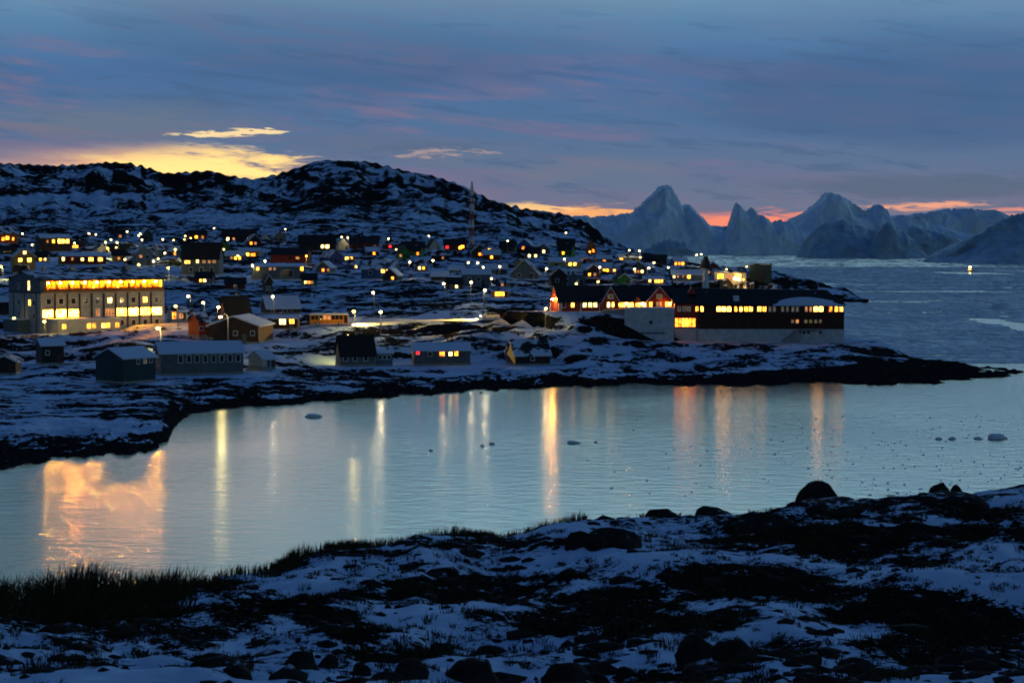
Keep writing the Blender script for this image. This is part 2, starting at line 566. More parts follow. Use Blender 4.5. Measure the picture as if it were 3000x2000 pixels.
m, t, o = mat("sea_water")
geo = t.n("ShaderNodeNewGeometry")
mp = t.n("ShaderNodeMapping")
mp.inputs["Rotation"].default_value = (0, 0, R(14))
mp.inputs["Scale"].default_value = (0.55, 1.0, 1.0)
t.link(geo.outputs["Position"], mp.inputs[0])
n_a = t.noise(mp.outputs[0], 0.55, 3, 0.55, 0.3)
n_b = t.noise(mp.outputs[0], 2.1, 3, 0.55)
big = t.noise(geo.outputs["Position"], 0.018, 3, 0.5, 0.4)
hh = t.m("ADD", t.m("MULTIPLY", n_a, 1.0), t.m("MULTIPLY", n_b, 0.30))
bmp = t.n("ShaderNodeBump")
t.link(hh, bmp.inputs["Height"])
spx = t.n("ShaderNodeSeparateXYZ")
t.link(geo.outputs["Position"], spx.inputs[0])
wind = t.m("ADD", t.m("ADD", t.mr(spx.outputs[1], 380, 900, 0.0, 0.8), t.mr(spx.outputs[1], 1500, 2200, 0.0, 1.6)), t.mr(spx.outputs[0], 40, 110, 0.0, 0.35))
t.put(bmp.inputs["Strength"], t.m("ADD", t.mr(big, 0.35, 0.65, 0.30, 0.60), wind))
bmp.inputs["Distance"].default_value = 0.15
t.bs = principled(t, o, (0.004, 0.012, 0.018), 0.145, 0.5, bmp.outputs[0], IOR=1.34)


# ---------------------------------------------------------------- mesh helpers
class MB:
    def __init__(self):
        self.v = []; self.f = []

    def add(self, vs, fs):
        k = len(self.v)
        self.v += [tuple(p) for p in vs]
        self.f += [tuple(i + k for i in f) for f in fs]
        return self

    def box(self, x0, x1, y0, y1, z0, z1):
        return self.add([(x0, y0, z0), (x1, y0, z0), (x1, y1, z0), (x0, y1, z0), (x0, y0, z1), (x1, y0, z1), (x1, y1, z1), (x0, y1, z1)],
                        [(3, 2, 1, 0), (4, 5, 6, 7), (0, 1, 5, 4), (1, 2, 6, 5), (2, 3, 7, 6), (3, 0, 4, 7)])

    def prism(self, prof, a0, a1, axis):
        """polygon prof [(s,z)] swept along axis 'x' or 'y'"""
        n = len(prof)
        if axis == "x":
            vs = [(a0, s, z) for s, z in prof] + [(a1, s, z) for s, z in prof]
        else:
            vs = [(s, a0, z) for s, z in prof] + [(s, a1, z) for s, z in prof]
        fs = [tuple(range(n)), tuple(range(2 * n - 1, n - 1, -1))]
        fs += [(i, i + n, (i + 1) % n + n, (i + 1) % n) for i in range(n)]
        return self.add(vs, fs)

    def tube(self, p0, p1, r0, r1=None, n=6):
        r1 = r0 if r1 is None else r1
        p0 = Vector(p0); p1 = Vector(p1)
        d = (p1 - p0).normalized()
        a = d.orthogonal().normalized(); b = d.cross(a)
        vs = []
        for p, r in ((p0, r0), (p1, r1)):
            for i in range(n):
                t_ = 2 * math.pi * i / n
                vs.append(p + a * (r * math.cos(t_)) + b * (r * math.sin(t_)))
        fs = [tuple(range(n - 1, -1, -1)), tuple(range(n, 2 * n))] + [(i, (i + 1) % n, (i + 1) % n + n, i + n) for i in range(n)]
        return self.add(vs, fs)

    def ball(self, c, rx, ry, rz, nu=10, nv=7):
        vs = [(c[0], c[1], c[2] - rz)]
        for j in range(1, nv):
            ph = -math.pi / 2 + math.pi * j / nv
            for i in range(nu):
                t_ = 2 * math.pi * i / nu
                vs.append((c[0] + rx * math.cos(ph) * math.cos(t_), c[1] + ry * math.cos(ph) * math.sin(t_), c[2] + rz * math.sin(ph)))
        vs.append((c[0], c[1], c[2] + rz))
        fs = [(0, 1 + (i + 1) % nu, 1 + i) for i in range(nu)]
        for j in range(nv - 2):
            a = 1 + j * nu
            fs += [(a + i, a + (i + 1) % nu, a + nu + (i + 1) % nu, a + nu + i) for i in range(nu)]
        a = 1 + (nv - 2) * nu
        fs += [(a + i, a + (i + 1) % nu, len(vs) - 1) for i in range(nu)]
        return self.add(vs, fs)

    def mesh(self, name, material, smooth=False):
        me = bpy.data.meshes.new(name)
        me.from_pydata(self.v, [], self.f)
        me.materials.append(MATS[material])
        if smooth:
            me.polygons.foreach_set("use_smooth", [True] * len(me.polygons))
        me.update()
        return me

    def build(self, name, material, parent=None, smooth=False):
        return link(name, self.mesh(name, material, smooth), parent)


def link(name, data, parent=None, loc=None):
    ob = bpy.data.objects.new(name, data)
    COL.objects.link(ob)
    if parent is not None:
        ob.parent = parent
    if loc is not None:
        ob.location = loc
    return ob


def tag(ob, label=None, cat=None, group=None, kind=None):
    if label: ob["label"] = label
    if cat: ob["category"] = cat
    if group: ob["group"] = group
    if kind: ob["kind"] = kind
    return ob


def empty(name, loc, rz=0.0):
    ob = link(name, None, None, loc)
    ob.rotation_euler = (0, 0, rz)
    ob.empty_display_size = 0.5
    return ob


def copy_tree(ob, parent=None):
    c = ob.copy()
    COL.objects.link(c)
    c.parent = parent
    for ch in ob.children:
        copy_tree(ch, c)
    return c


def grid_mesh(name, X, Y, Z, material, keep=None, snow=None):
    nr, nc = X.shape
    co = np.stack([X, Y, Z], -1).reshape(-1, 3)
    idx = np.arange(nr * nc).reshape(nr, nc)
    q = np.stack([idx[:-1, :-1], idx[:-1, 1:], idx[1:, 1:], idx[1:, :-1]], -1).reshape(-1, 4)
    if keep is not None:
        kf = keep[:-1, :-1] | keep[:-1, 1:] | keep[1:, 1:] | keep[1:, :-1]
        q = q[kf.reshape(-1)]
        used = np.zeros(len(co), bool); used[q.reshape(-1)] = True
        remap = np.cumsum(used) - 1
        co = co[used]; q = remap[q]
    else:
        used = np.ones(len(co), bool)
    me = bpy.data.meshes.new(name)
    me.vertices.add(len(co))
    me.vertices.foreach_set("co", co.astype(np.float32).reshape(-1))
    me.loops.add(q.size)
    me.loops.foreach_set("vertex_index", q.astype(np.int32).reshape(-1))
    me.polygons.add(len(q))
    me.polygons.foreach_set("loop_start", np.arange(0, q.size, 4, dtype=np.int32))
    me.polygons.foreach_set("loop_total", np.full(len(q), 4, np.int32))
    me.polygons.foreach_set("use_smooth", np.ones(len(q), bool))
    me.update(calc_edges=True)
    me.validate()
    if snow is not None:
        a = me.attributes.new("snow", "FLOAT", "POINT")
        a.data.foreach_set("value", snow.reshape(-1)[used].astype(np.float32))
    me.materials.append(MATS[material])
    return me


def grid_nz(X, Y, Z):
    """upward part of the surface normal on a grid"""
    dXi, dXj = np.gradient(X); dYi, dYj = np.gradient(Y); dZi, dZj = np.gradient(Z)
    nx = dYj * dZi - dZj * dYi
    ny = dZj * dXi - dXj * dZi
    nz = dXj * dYi - dYj * dXi
    return np.abs(nz) / np.sqrt(nx * nx + ny * ny + nz * nz + 1e-12)


def tris_mesh(name, co, fs, material):
    me = bpy.data.meshes.new(name)
    me.vertices.add(len(co))
    me.vertices.foreach_set("co", np.asarray(co, np.float32).reshape(-1))
    fs = np.asarray(fs, np.int32)
    k = fs.shape[1]
    me.loops.add(fs.size)
    me.loops.foreach_set("vertex_index", fs.reshape(-1))
    me.polygons.add(len(fs))
    me.polygons.foreach_set("loop_start", np.arange(0, fs.size, k, dtype=np.int32))
    me.polygons.foreach_set("loop_total", np.full(len(fs), k, np.int32))
    me.update(calc_edges=True)
    me.materials.append(MATS[material])
    return me

# ---------------------------------------------------------------- the houses, as measured in the photograph
# short phrase, label, x0, x1, y top, y eave, y foot, gable/eave, turn, wall, roof, windows [(x, y, w, h, glow)]
HOUSES = [
    ("the orange-lit house by the thin pole", "orange-lit wooden house high on the slope beside the tall thin pole", -15, 52, 663, 682, 716, "e", 12, "wall_orange", "roof_part", [(22, 697, 9, 10, "glow_amber"), (10, 700, 9, 9, "glow_orange"), (38, 700, 5, 9, "glow_orange")]),
    ("the rust house with four yellow windows", "long rust house with snowy roof and a row of bright yellow windows", 105, 208, 687, 697, 738, "e", 14, "wall_brown", "roof_snow", [(140, 707, 5, 8, "glow_dim"), (157, 707, 7, 10, "glow_amber"), (174, 707, 9, 12, "glow_warm"), (185, 707, 9, 11, "glow_warm"), (197, 707, 9, 11, "glow_warm")]),
    ("the ochre gabled house", "ochre gabled house with three lit windows set in a triangle", 32, 103, 728, 752, 793, "g", 6, "wall_ochre", "roof_part", [(73, 740, 8, 9, "glow_white"), (60, 762, 10, 10, "glow_warm"), (86, 762, 11, 11, "glow_warm"), (70, 783, 30, 12, "glow_faint")]),
    ("the long dark house above the hotel roof", "long low dark red house with five small windows above the hotel roof", 172, 310, 741, 750, 776, "e", 6, "wall_darkred", "roof_snow", [(187, 759, 7, 10, "glow_white"), (213, 759, 6, 8, "glow_dim"), (241, 760, 8, 8, "glow_white"), (266, 760, 13, 10, "glow_warm"), (293, 760, 12, 10, "glow_warm")]),
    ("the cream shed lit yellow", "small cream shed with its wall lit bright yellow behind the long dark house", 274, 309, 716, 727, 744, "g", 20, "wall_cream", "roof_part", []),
    ("the blue-grey gabled house", "blue-grey gabled house standing behind a yellow-lit slope above the hotel", 388, 446, 722, 742, 778, "g", 10, "wall_bluegrey", "roof_part", [(413, 751, 8, 8, "glow_dim"), (432, 753, 7, 8, "glass_dark")]),
    ("the big house with the steep dark roof", "big grey house with steep dark roof and a row of small lit windows", 532, 655, 712, 757, 806, "e", -10, "wall_grey", "roof_dark", [(550, 768, 14, 8, "glow_warm"), (579, 766, 7, 9, "glow_white"), (598, 767, 8, 7, "glow_dim"), (613, 767, 6, 7, "glow_dim"), (627, 767, 9, 7, "glow_dim"), (560, 790, 9, 12, "glass_dark"), (590, 790, 9, 12, "glass_dark"), (620, 790, 9, 12, "glass_dark")]),
    ("the small red house by three lamps", "small bright red house on the upper road beside a cluster of three lamps", 550, 607, 675, 687, 706, "e", 8, "wall_red", "roof_dark", [(575, 695, 8, 8, "glow_amber"), (593, 695, 6, 8, "glow_dim")]),
    ("the dark row house on the upper road", "dark row house on the upper road with three small white windows", 650, 753, 672, 691, 710, "e", -6, "wall_black", "roof_dark", [(668, 700, 7, 8, "glow_white"), (685, 700, 6, 7, "glow_dim"), (728, 701, 7, 8, "glow_white"), (741, 701, 7, 8, "glow_white")]),
    ("the plain cream gable end", "plain cream gable end without windows beside the dark row house", 761, 793, 684, 700, 711, "g", 0, "wall_cream", "roof_dark", []),
    ("the orange house with strip windows", "low orange house with a strip of lit windows above the grey sheds", 700, 766, 727, 735, 757, "e", -8, "wall_ochre", "roof_snow", [(710, 744, 14, 9, "glow_amber"), (725, 745, 9, 8, "glow_warm"), (741, 746, 12, 8, "glow_orange")]),
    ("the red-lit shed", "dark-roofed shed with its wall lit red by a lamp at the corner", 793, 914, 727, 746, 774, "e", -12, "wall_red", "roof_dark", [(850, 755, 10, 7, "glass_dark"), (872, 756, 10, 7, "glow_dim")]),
    ("the long black row house", "long black row house with two white windows below the snowfield", 873, 984, 689, 713, 736, "e", 4, "wall_black", "roof_dark", [(945, 722, 8, 9, "glow_white"), (959, 722, 10, 10, "glow_white"), (905, 722, 7, 8, "glass_dark"), (925, 722, 7, 8, "glass_dark")]),
    ("the tan gable end", "tan gable end closing the long black row house", 985, 1023, 697, 716, 734, "g", 6, "wall_cream", "roof_dark", []),
    ("the dark red row house", "dark red row house with four unlit windows beside the tan gable", 1025, 1110, 695, 713, 733, "e", 0, "wall_darkred", "roof_dark", [(1038, 722, 8, 8, "glass_dark"), (1058, 722, 8, 8, "glass_dark"), (1078, 722, 8, 8, "glass_dark"), (1098, 722, 8, 8, "glow_faint")]),
    ("the navy cottage", "navy blue cottage beside the lamp that lights the red shed", 936, 1004, 733, 752, 777, "g", 24, "wall_blue", "roof_part", [(960, 764, 7, 9, "glass_dark"), (984, 764, 7, 9, "glass_dark")]),
    ("the half-buried cottage with two orange windows", "small cottage half hidden in snow showing two orange windows", 1006, 1050, 744, 752, 766, "e", 0, "wall_brown", "roof_snow", [(1016, 757, 9, 9, "glow_warm"), (1029, 757, 7, 8, "glow_amber")]),
    ("the wide dark blue barn", "wide dark blue barn with two white windows near its corner", 1058, 1175, 765, 788, 818, "e", -14, "wall_blue", "roof_part", [(1122, 790, 10, 10, "glow_warm"), (1136, 792, 8, 10, "glow_warm"), (1085, 800, 9, 10, "glass_dark")]),
    ("the low grey sheds", "low grey shed row with scattered small lit windows", 736, 892, 774, 781, 819, "e", 3, "wall_grey", "roof_snow", [(756, 788, 6, 8, "glow_amber"), (792, 788, 6, 7, "glow_dim"), (805, 788, 6, 7, "glow_dim"), (884, 785, 8, 11, "glow_amber"), (840, 802, 34, 20, "glass_dark")]),
    ("the narrow dark hut", "narrow tall dark hut standing alone on the snowy slope", 769, 798, 806, 822, 864, "g", 10, "wall_brown", "roof_dark", [(778, 845, 3, 12, "glass_dark"), (790, 845, 3, 12, "glass_dark")]),
    ("the brown house with the broad snow roof", "brown house with a broad snow roof behind the orange bus", 764, 880, 870, 902, 920, "e", 12, "wall_brown", "roof_snow", [(800, 911, 10, 9, "glass_dark"), (835, 911, 10, 9, "glass_dark")]),
    ("the dark steep-roofed house", "dark house with steep bare roof and a small red light", 640, 737, 870, 929, 940, "e", 20, "wall_darkred", "roof_dark", [(718, 933, 7, 7, "glow_red")]),
    ("the rust-red barn", "rust-red barn beside the curved street lamp above the shore", 552, 613, 917, 941, 986, "e", 26, "wall_red", "roof_part", [(590, 962, 9, 11, "glass_dark")]),
    ("the wide low brown building", "wide low brown building with snowy gable roof on a concrete base", 611, 803, 930, 957, 1008, "g", -14, "wall_brown", "roof_snow", [(690, 978, 10, 12, "glass_dark"), (740, 978, 10, 12, "glass_dark")]),
    ("the little brown house by the bus", "little brown house with one very bright square window beside the bus", 800, 878, 926, 934, 968, "e", -6, "wall_brown", "roof_snow", [(828, 941, 17, 15, "glow_white"), (855, 941, 13, 13, "glow_amber")]),
    ("the black-roofed shore house", "grey shore house with tall black roof and dark windows", 983, 1099, 987, 1038, 1074, "e", 10, "wall_grey", "roof_dark", [(1012, 1052, 10, 12, "glass_dark"), (1040, 1052, 10, 12, "glass_dark"), (1072, 1052, 10, 12, "glass_dark")]),
    ("the grey annexe", "small grey annexe against the black-roofed shore house", 1100, 1150, 1030, 1036, 1072, "e", 0, "wall_bluegrey", "roof_snow", [(1113, 1047, 8, 11, "glass_dark"), (1127, 1047, 8, 11, "glass_dark"), (1140, 1047, 8, 11, "glass_dark")]),
    ("the cream hut", "tiny cream hut with snowy roof and a dark blue door by the shore", 728, 806, 1031, 1052, 1080, "e", 30, "wall_cream", "roof_snow", [(787, 1064, 11, 22, "wall_blue")]),
    ("the dark gabled shore house", "dark shore house seen on its corner with flat snowy roof slope", 281, 456, 1024, 1050, 1124, "e", 38, "wall_teal", "roof_snow", [(425, 1062, 10, 12, "glow_faint"), (405, 1062, 8, 12, "glass_dark"), (442, 1060, 8, 12, "glass_dark")]),
    ("the long shore lodge", "long grey-green shore lodge with a row of dark windows under a snow roof", 452, 713, 1008, 1036, 1100, "e", 8, "wall_grey", "roof_snow", [(530 + 24 * i, 1053, 11, 20, "glass_dark") for i in range(8)]),
    ("the dark shed below the hotel", "dark shed with pale flat roof on the slope below the hotel", 106, 187, 997, 1013, 1070, "e", 12, "wall_black", "roof_snow", [(140, 1035, 9, 11, "glass_dark")]),
    ("the black hut at the water meadow", "low black hut with gable roof above the snowy rock slabs", -18, 62, 1046, 1062, 1100, "g", -10, "wall_black", "roof_part", []),
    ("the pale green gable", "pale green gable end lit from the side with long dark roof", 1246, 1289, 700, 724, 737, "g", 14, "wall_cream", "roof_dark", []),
    ("the dark row with two yellow windows", "dark low row house with two yellow windows behind the pale green gable", 1176, 1244, 708, 722, 738, "e", 0, "wall_black", "roof_dark", [(1188, 733, 9, 8, "glow_warm"), (1203, 733, 7, 7, "glow_warm")]),
    ("the dark red house beside the mast", "dark red house with stacked lit windows beside the tall mast", 1300, 1366, 701, 717, 740, "e", 0, "wall_darkred", "roof_dark", [(1354, 711, 10, 9, "glow_amber"), (1348, 726, 8, 8, "glow_amber"), (1310, 724, 8, 8, "glow_red")]),
    ("the ochre cottage right under the mast", "low ochre cottage with two orange windows just past the mast", 1399, 1456, 721, 728, 742, "e", 0, "wall_ochre", "roof_part", [(1410, 731, 9, 7, "glow_orange"), (1435, 732, 10, 9, "glow_warm")]),
    ("the dark teal house", "dark teal house without lit windows on the hillside road", 1462, 1514, 708, 723, 745, "e", -8, "wall_teal", "roof_dark", [(1480, 733, 7, 8, "glass_dark"), (1496, 733, 7, 8, "glass_dark")]),
    ("the brown hillside house", "brown house high under the right shoulder of the hill", 1631, 1684, 700, 715, 739, "e", 0, "wall_brown", "roof_dark", [(1648, 727, 7, 8, "glass_dark"), (1668, 727, 7, 8, "glass_dark")]),
    ("the glowing orange gable", "narrow glowing orange gable under the right shoulder of the hill", 1717, 1746, 702, 724, 746, "g", 0, "wall_orange", "roof_dark", [(1738, 735, 6, 8, "glow_orange")]),
    ("the olive house with two windows", "olive yellow house with snowy roof and two lit windows side by side", 1604, 1702, 755, 767, 790, "e", 6, "wall_olive", "roof_snow", [(1670, 774, 8, 8, "glow_warm"), (1684, 774, 8, 8, "glow_warm"), (1630, 776, 8, 8, "glass_dark")]),
    ("the grey house with the big tent-like roof", "grey house with a big tent-like roof and pale verge boards", 1494, 1588, 762, 803, 818, "g", -6, "wall_grey", "roof_part", [(1520, 806, 8, 9, "glass_dark"), (1560, 806, 8, 9, "glass_dark")]),
    ("the square blue-grey house", "square blue-grey house with pale roof in the middle of the slope", 1351, 1438, 788, 803, 840, "e", 4, "wall_bluegrey", "roof_snow", [(1375, 818, 9, 11, "glass_dark"), (1402, 818, 9, 11, "glass_dark")]),
    ("the low snowed-in shed", "low snowed-in shed beside the lamp with the long shadowed post", 1316, 1361, 780, 790, 805, "e", 0, "wall_grey", "roof_snow", [(1338, 797, 7, 6, "glass_dark")]),
    ("the glowing amber kiosk", "low hut with one wide glowing amber window alone on the slope", 1440, 1493, 846, 853, 871, "e", 0, "wall_ochre", "roof_part", [(1464, 861, 26, 11, "glow_amber")]),
    ("the teal bungalow", "teal bungalow with flat snow roof below two hillside lamps", 1424, 1488, 775, 787, 806, "e", -6, "wall_teal", "roof_snow", [(1445, 796, 8, 8, "glass_dark"), (1466, 796, 8, 8, "glass_dark")]),
    ("the tall black house", "tall black house with gable roof just uphill of the hospital", 1606, 1661, 786, 806, 840, "g", 8, "wall_black", "roof_dark", [(1633, 822, 8, 9, "glass_dark")]),
    ("the pale grey cottage", "pale grey cottage wedged beside the tall black house", 1664, 1716, 790, 803, 838, "e", 0, "wall_bluegrey", "roof_part", [(1692, 825, 6, 7, "glow_faint")]),
    ("the snow-covered hut", "snow-covered hut below the lamp with the tall yellow-lit post", 1263, 1313, 797, 809, 823, "e", 0, "wall_brown", "roof_snow", []),
    ("the long shore bungalow", "long shore bungalow with snowy roof, three lit windows and a red light", 1204, 1378, 1009, 1027, 1070, "e", 4, "wall_grey", "roof_snow", [(1224, 1031, 9, 9, "glow_red"), (1295, 1037, 14, 12, "glow_orange"), (1320, 1037, 9, 11, "glow_white"), (1337, 1036, 9, 12, "glow_amber"), (1260, 1037, 10, 11, "glass_dark")]),
    ("the black boathouse", "black boathouse with a square of snow on its roof near the shore", 1482, 1612, 1000, 1040, 1072, "e", 16, "wall_black", "roof_part", [(1560, 1052, 10, 10, "glass_dark")]),
    ("the bright green house", "bright green house peeping over the hospital roof", 1795, 1846, 803, 816, 834, "g", 18, "wall_green", "roof_dark", []),
    ("the square blue house", "square blue house on the road above the hospital roof", 1808, 1861, 773, 786, 808, "e", -8, "wall_blue", "roof_part", [(1825, 797, 7, 8, "glass_dark"), (1845, 797, 7, 8, "glass_dark")]),
    ("the long house with five windows", "long grey house with five small lit windows behind the hospital chimney", 1946, 2060, 791, 805, 824, "e", 6, "wall_bluegrey", "roof_snow", [(1955, 809, 9, 9, "glow_warm"), (1975, 811, 5, 6, "glow_white"), (1986, 810, 5, 6, "glow_dim"), (2001, 810, 5, 6, "glow_dim"), (2018, 810, 9, 10, "glow_amber")]),
    ("the low house with three amber windows", "low house with three amber windows just over the hospital roof", 1884, 1944, 810, 818, 833, "e", 0, "wall_darkred", "roof_snow", [(1904, 823, 6, 8, "glow_white"), (1921, 822, 6, 9, "glow_amber"), (1930, 822, 6, 9, "glow_warm"), (1939, 822, 5, 8, "glow_amber")]),
    ("the black house on the bluff", "black house standing on the bluff against the bright strip of sea", 1888, 1953, 747, 758, 778, "e", 0, "wall_black", "roof_dark", [(1910, 768, 6, 7, "glass_dark"), (1930, 768, 6, 7, "glass_dark")]),
    ("the olive house on the bluff", "olive house lit golden at one end on the bluff above the sea", 1812, 1876, 744, 754, 770, "e", 0, "wall_olive", "roof_part", [(1820, 761, 9, 8, "glow_amber"), (1855, 762, 7, 7, "glass_dark")]),
    ("the cream kiosk by the hotel", "small cream kiosk with orange-lit door frame at the hotel corner", 490, 548, 902, 913, 940, "e", 12, "wall_cream", "roof_part", [(504, 924, 10, 20, "glow_orange"), (531, 926, 12, 14, "glow_dim")]),
    ("the dark shed at the hotel's end", "dark shed with flat snow roof beside the hotel's windowed end wall", -40, 28, 872, 884, 925, "e", 0, "wall_black", "roof_snow", []),
    ("the far cottage under the snowfield", "small far cottage with one lit window under the open snowfield", 1120, 1165, 703, 714, 730, "e", 0, "wall_brown", "roof_part", [(1143, 722, 7, 7, "glow_red")]),
    ("the twin-window cottage above the hotel", "small dark cottage with twin lit windows among the lamps above the hotel", 318, 378, 716, 726, 742, "e", 0, "wall_black", "roof_dark", [(335, 734, 6, 6, "glow_dim"), (356, 734, 6, 6, "glow_warm")]),
    ("the grey barn on the middle slope", "grey barn with snow roof on the middle slope below the lamps", 455, 525, 716, 730, 752, "e", 10, "wall_bluegrey", "roof_part", [(478, 742, 7, 7, "glass_dark"), (500, 742, 7, 7, "glass_dark")]),
    ("the cottage on the headland road", "small brown cottage with a lit gable on the headland road", 1748, 1792, 748, 758, 774, "e", 0, "wall_brown", "roof_snow", [(1770, 766, 8, 7, "glow_orange")]),
]

# further dwellings crowding the slope, smaller and mostly unlit
FILL_WALL = [("dark red", "wall_darkred"), ("black", "wall_black"), ("brown", "wall_brown"), ("navy", "wall_blue"), ("grey", "wall_grey"), ("teal", "wall_teal"), ("ochre", "wall_ochre"), ("green", "wall_green")]
rf_ = random.Random(21)
spots_ = [(125, 770), (22, 745), (348, 768), (428, 708), (505, 752), (585, 735), (690, 765), (655, 742), (742, 722), (815, 712), (858, 762), (1035, 790), (955, 800), (1090, 750), (1180, 760), (1215, 752), (1235, 795),
          (1150, 825), (1290, 765), (1405, 755), (1440, 762), (1540, 735), (1560, 760), (1585, 745), (1530, 790), (1660, 752), (1770, 800), (1735, 815), (1870, 805), (2085, 808), (1990, 780), (1480, 842), (1330, 850), (905, 838), (345, 700), (225, 730),
          (60, 815), (600, 832), (690, 850)]
PHR = []
for (cx_, yb_) in spots_:
    wp = rf_.uniform(38, 62); hp = rf_.uniform(20, 30)
    cn, cm = rf_.choice(FILL_WALL)
    near_h = min(HOUSES[:62], key=lambda h: abs((h[2] + h[3]) / 2 - cx_) + 1.5 * abs(h[6] - yb_))
    side_ = "uphill of" if yb_ < near_h[6] - 14 else ("downhill of" if yb_ > near_h[6] + 14 else ("on the seaward side of" if cx_ > (near_h[2] + near_h[3]) / 2 else "on the inland side of"))
    gable = rf_.random() < 0.3
    wn_ = []
    n_w = rf_.choice([1, 2, 2, 3])
    for i in range(n_w):
        g_ = rf_.choice(["glass_dark", "glass_dark", "glow_dim", "glow_amber", "glow_white", "glow_orange"])
        wn_.append((cx_ - wp * 0.3 + wp * 0.6 * (i + 0.5) / n_w, yb_ - hp * 0.36, 6.5, 7.5, g_))
    kind_w = "gabled" if gable else "long-roofed"
    lab = f"small {cn} {kind_w} house {side_} {near_h[0]}"
    if len(lab.replace('-', '-').split()) > 16:
        lab = f"small {cn} house beside {near_h[0]}"
    while lab in PHR:
        lab = lab.replace("small", "tiny", 1) if "small" in lab else lab.replace("tiny", "modest", 1)
    PHR.append(lab)
    HOUSES.append((f"the {cn} house {side_} {near_h[0]}"[:200], lab, cx_ - wp / 2, cx_ + wp / 2, yb_ - hp * (1.35 if gable else 1.2), yb_ - hp * 0.68, yb_, "g" if gable else "e", rf_.uniform(-18, 18), cm, rf_.choice(["roof_snow", "roof_part", "roof_dark"]), wn_))

PADS = []     # (x, y, radius, height): ground levelled under a building
PLACED = []
for h_ in HOUSES:
    short, label, x0, x1, yt, ye, yb, kind, turn, wall, roof, wins = h_
    cx = (x0 + x1) / 2
    Yf = ground(cx, yb)
    mpp = Yf / F
    W = (x1 - x0) * mpp
    rel = R(turn)
    d = min(max(0.75 * W, 5.5), 9.5) if kind == "e" else min(max(1.1 * W, 6.0), 14.0)
    d = min(d, 0.8 * W / max(0.15, abs(math.sin(rel))))
    wd = (W - d * abs(math.sin(rel))) / math.cos(rel)
    zb = float(base_z(cx, Yf))
    vis = d * math.cos(rel) / 2 + wd * abs(math.sin(rel)) / 2
    Yc = Yf + vis
    p = at(cx, yb, Yc)
    az_ = math.atan2(p.x, p.y)
    pos = Vector((p.x, p.y, zb))
    PLACED.append((h_, pos, -az_ + rel, wd, d, mpp, Yf))
    PADS.append((pos.x, pos.y, 0.5 * math.hypot(wd, d) + 1.0, zb))

# hotel, hospital and dock stand on levelled ground as well
HOTEL_Y = 452.0
hotel_pt = at(305, 972, HOTEL_Y)
for k in (-14, -5, 4, 13):
    PADS.append((hotel_pt.x + k * math.cos(R(38)) - 6 * math.sin(R(38)), hotel_pt.y + k * math.sin(R(38)) + 6 * math.cos(R(38)), 12, hotel_pt.z + 0.2))
HOSP_Y = 428.0
HZ = z_at(998, HOSP_Y)
for px_ in range(1600, 2480, 60):
    q_ = at(px_, 998, HOSP_Y + 6)
    PADS.append((q_.x, q_.y, 9.5, min(HZ, float(base_z(px_, HOSP_Y)) + 0.5))) if px_ > 1830 else None

for px_ in range(1612, 1850, 40):
    q_ = at(px_, 912, 438.0)
    PADS.append((q_.x, q_.y, 9.0, z_at(911, 434)))


def road_pts(pts, y0=300):
    res = []
    for (px, py) in pts:
        Y = ground(px, py, y0)
        p = at(px, py, Y)
        res.append(Vector((p.x, p.y, float(base_z(px, Y)))))
    fine = []
    for a, b in zip(res[:-1], res[1:]):
        n = max(2, int((b - a).length / 4))
        fine += [a.lerp(b, i / n) for i in range(n)]
    return fine + [res[-1]]


ROAD = road_pts([(470, 948), (560, 950), (700, 962), (860, 962), (1000, 952), (1120, 946), (1240, 941), (1370, 938), (1470, 935), (1590, 925)], 420)
PATH = road_pts([(1424, 948), (1520, 958), (1620, 972), (1720, 984), (1830, 996), (1990, 1003), (2200, 1006), (2380, 1012)], 400)
LANE = road_pts([(330, 1010), (400, 1000), (450, 985), (490, 968)], 330)
for pts, r_ in ((ROAD, 6.5), (PATH, 2.6), (LANE, 3.4)):
    for p in pts[::2]:
        PADS.append((p.x, p.y, r_, p.z))

# ---------------------------------------------------------------- terrain
NC, NR = 860, 720
qg = np.linspace(-900, 3060, NC)
yg = np.concatenate([np.geomspace(222, 480, int(NR * 0.42)), np.geomspace(481.5, 1000, int(NR * 0.28)), np.geomspace(1004, 2600, NR - int(NR * 0.42) - int(NR * 0.28))])
Q, YY = np.meshgrid(qg, yg)
XX = (Q - 1500) / F * YY
Z0 = base_z(Q, YY)
near = 1 - sstep(430, 900, YY)
far = sstep(1000, 1500, YY)
ca, sa = math.cos(R(28)), math.sin(R(28))
U = XX * ca + YY * sa; V = -XX * sa + YY * ca
slab = ridged(U / 26, V / 9, 4, 31)                 # tilted rock slabs
lump = fbm(XX / 9, YY / 9, 4, 41)
big_ = fbm(XX / 45, YY / 45, 4, 51)
land = sstep(0.2, 3.5, Z0)
dz = near * ((slab - 0.62) * 2.4 + (lump - 0.5) * 1.7 + (big_ - 0.5) * 1.6) \
    + (1 - near) * (1 - far) * ((ridged(U / 40, V / 20, 4, 61) - 0.6) * 4.2 + (lump - 0.5) * 2.6 + (big_ - 0.5) * 4.0) \
    + far * ((ridged(XX / 90, YY / 80, 5, 71) - 0.6) * 20.0 + (fbm(XX / 26, YY / 26, 4, 81) - 0.5) * 12.0)
shoreband = np.exp(-((Z0 - 0.4) / 1.3) ** 2)
promo = 1 - 0.55 * (1 - sstep(480, 620, Q)) * (YY < 345)
dz = dz * land * promo + shoreband * (ridged(XX / 6, YY / 5, 4, 91) - 0.60) * 2.4 * near
Zt = Z0 + dz
Zt = np.where(Z0 > 0.9, np.maximum(Zt, 0.35 + 0.3 * lump), Zt)
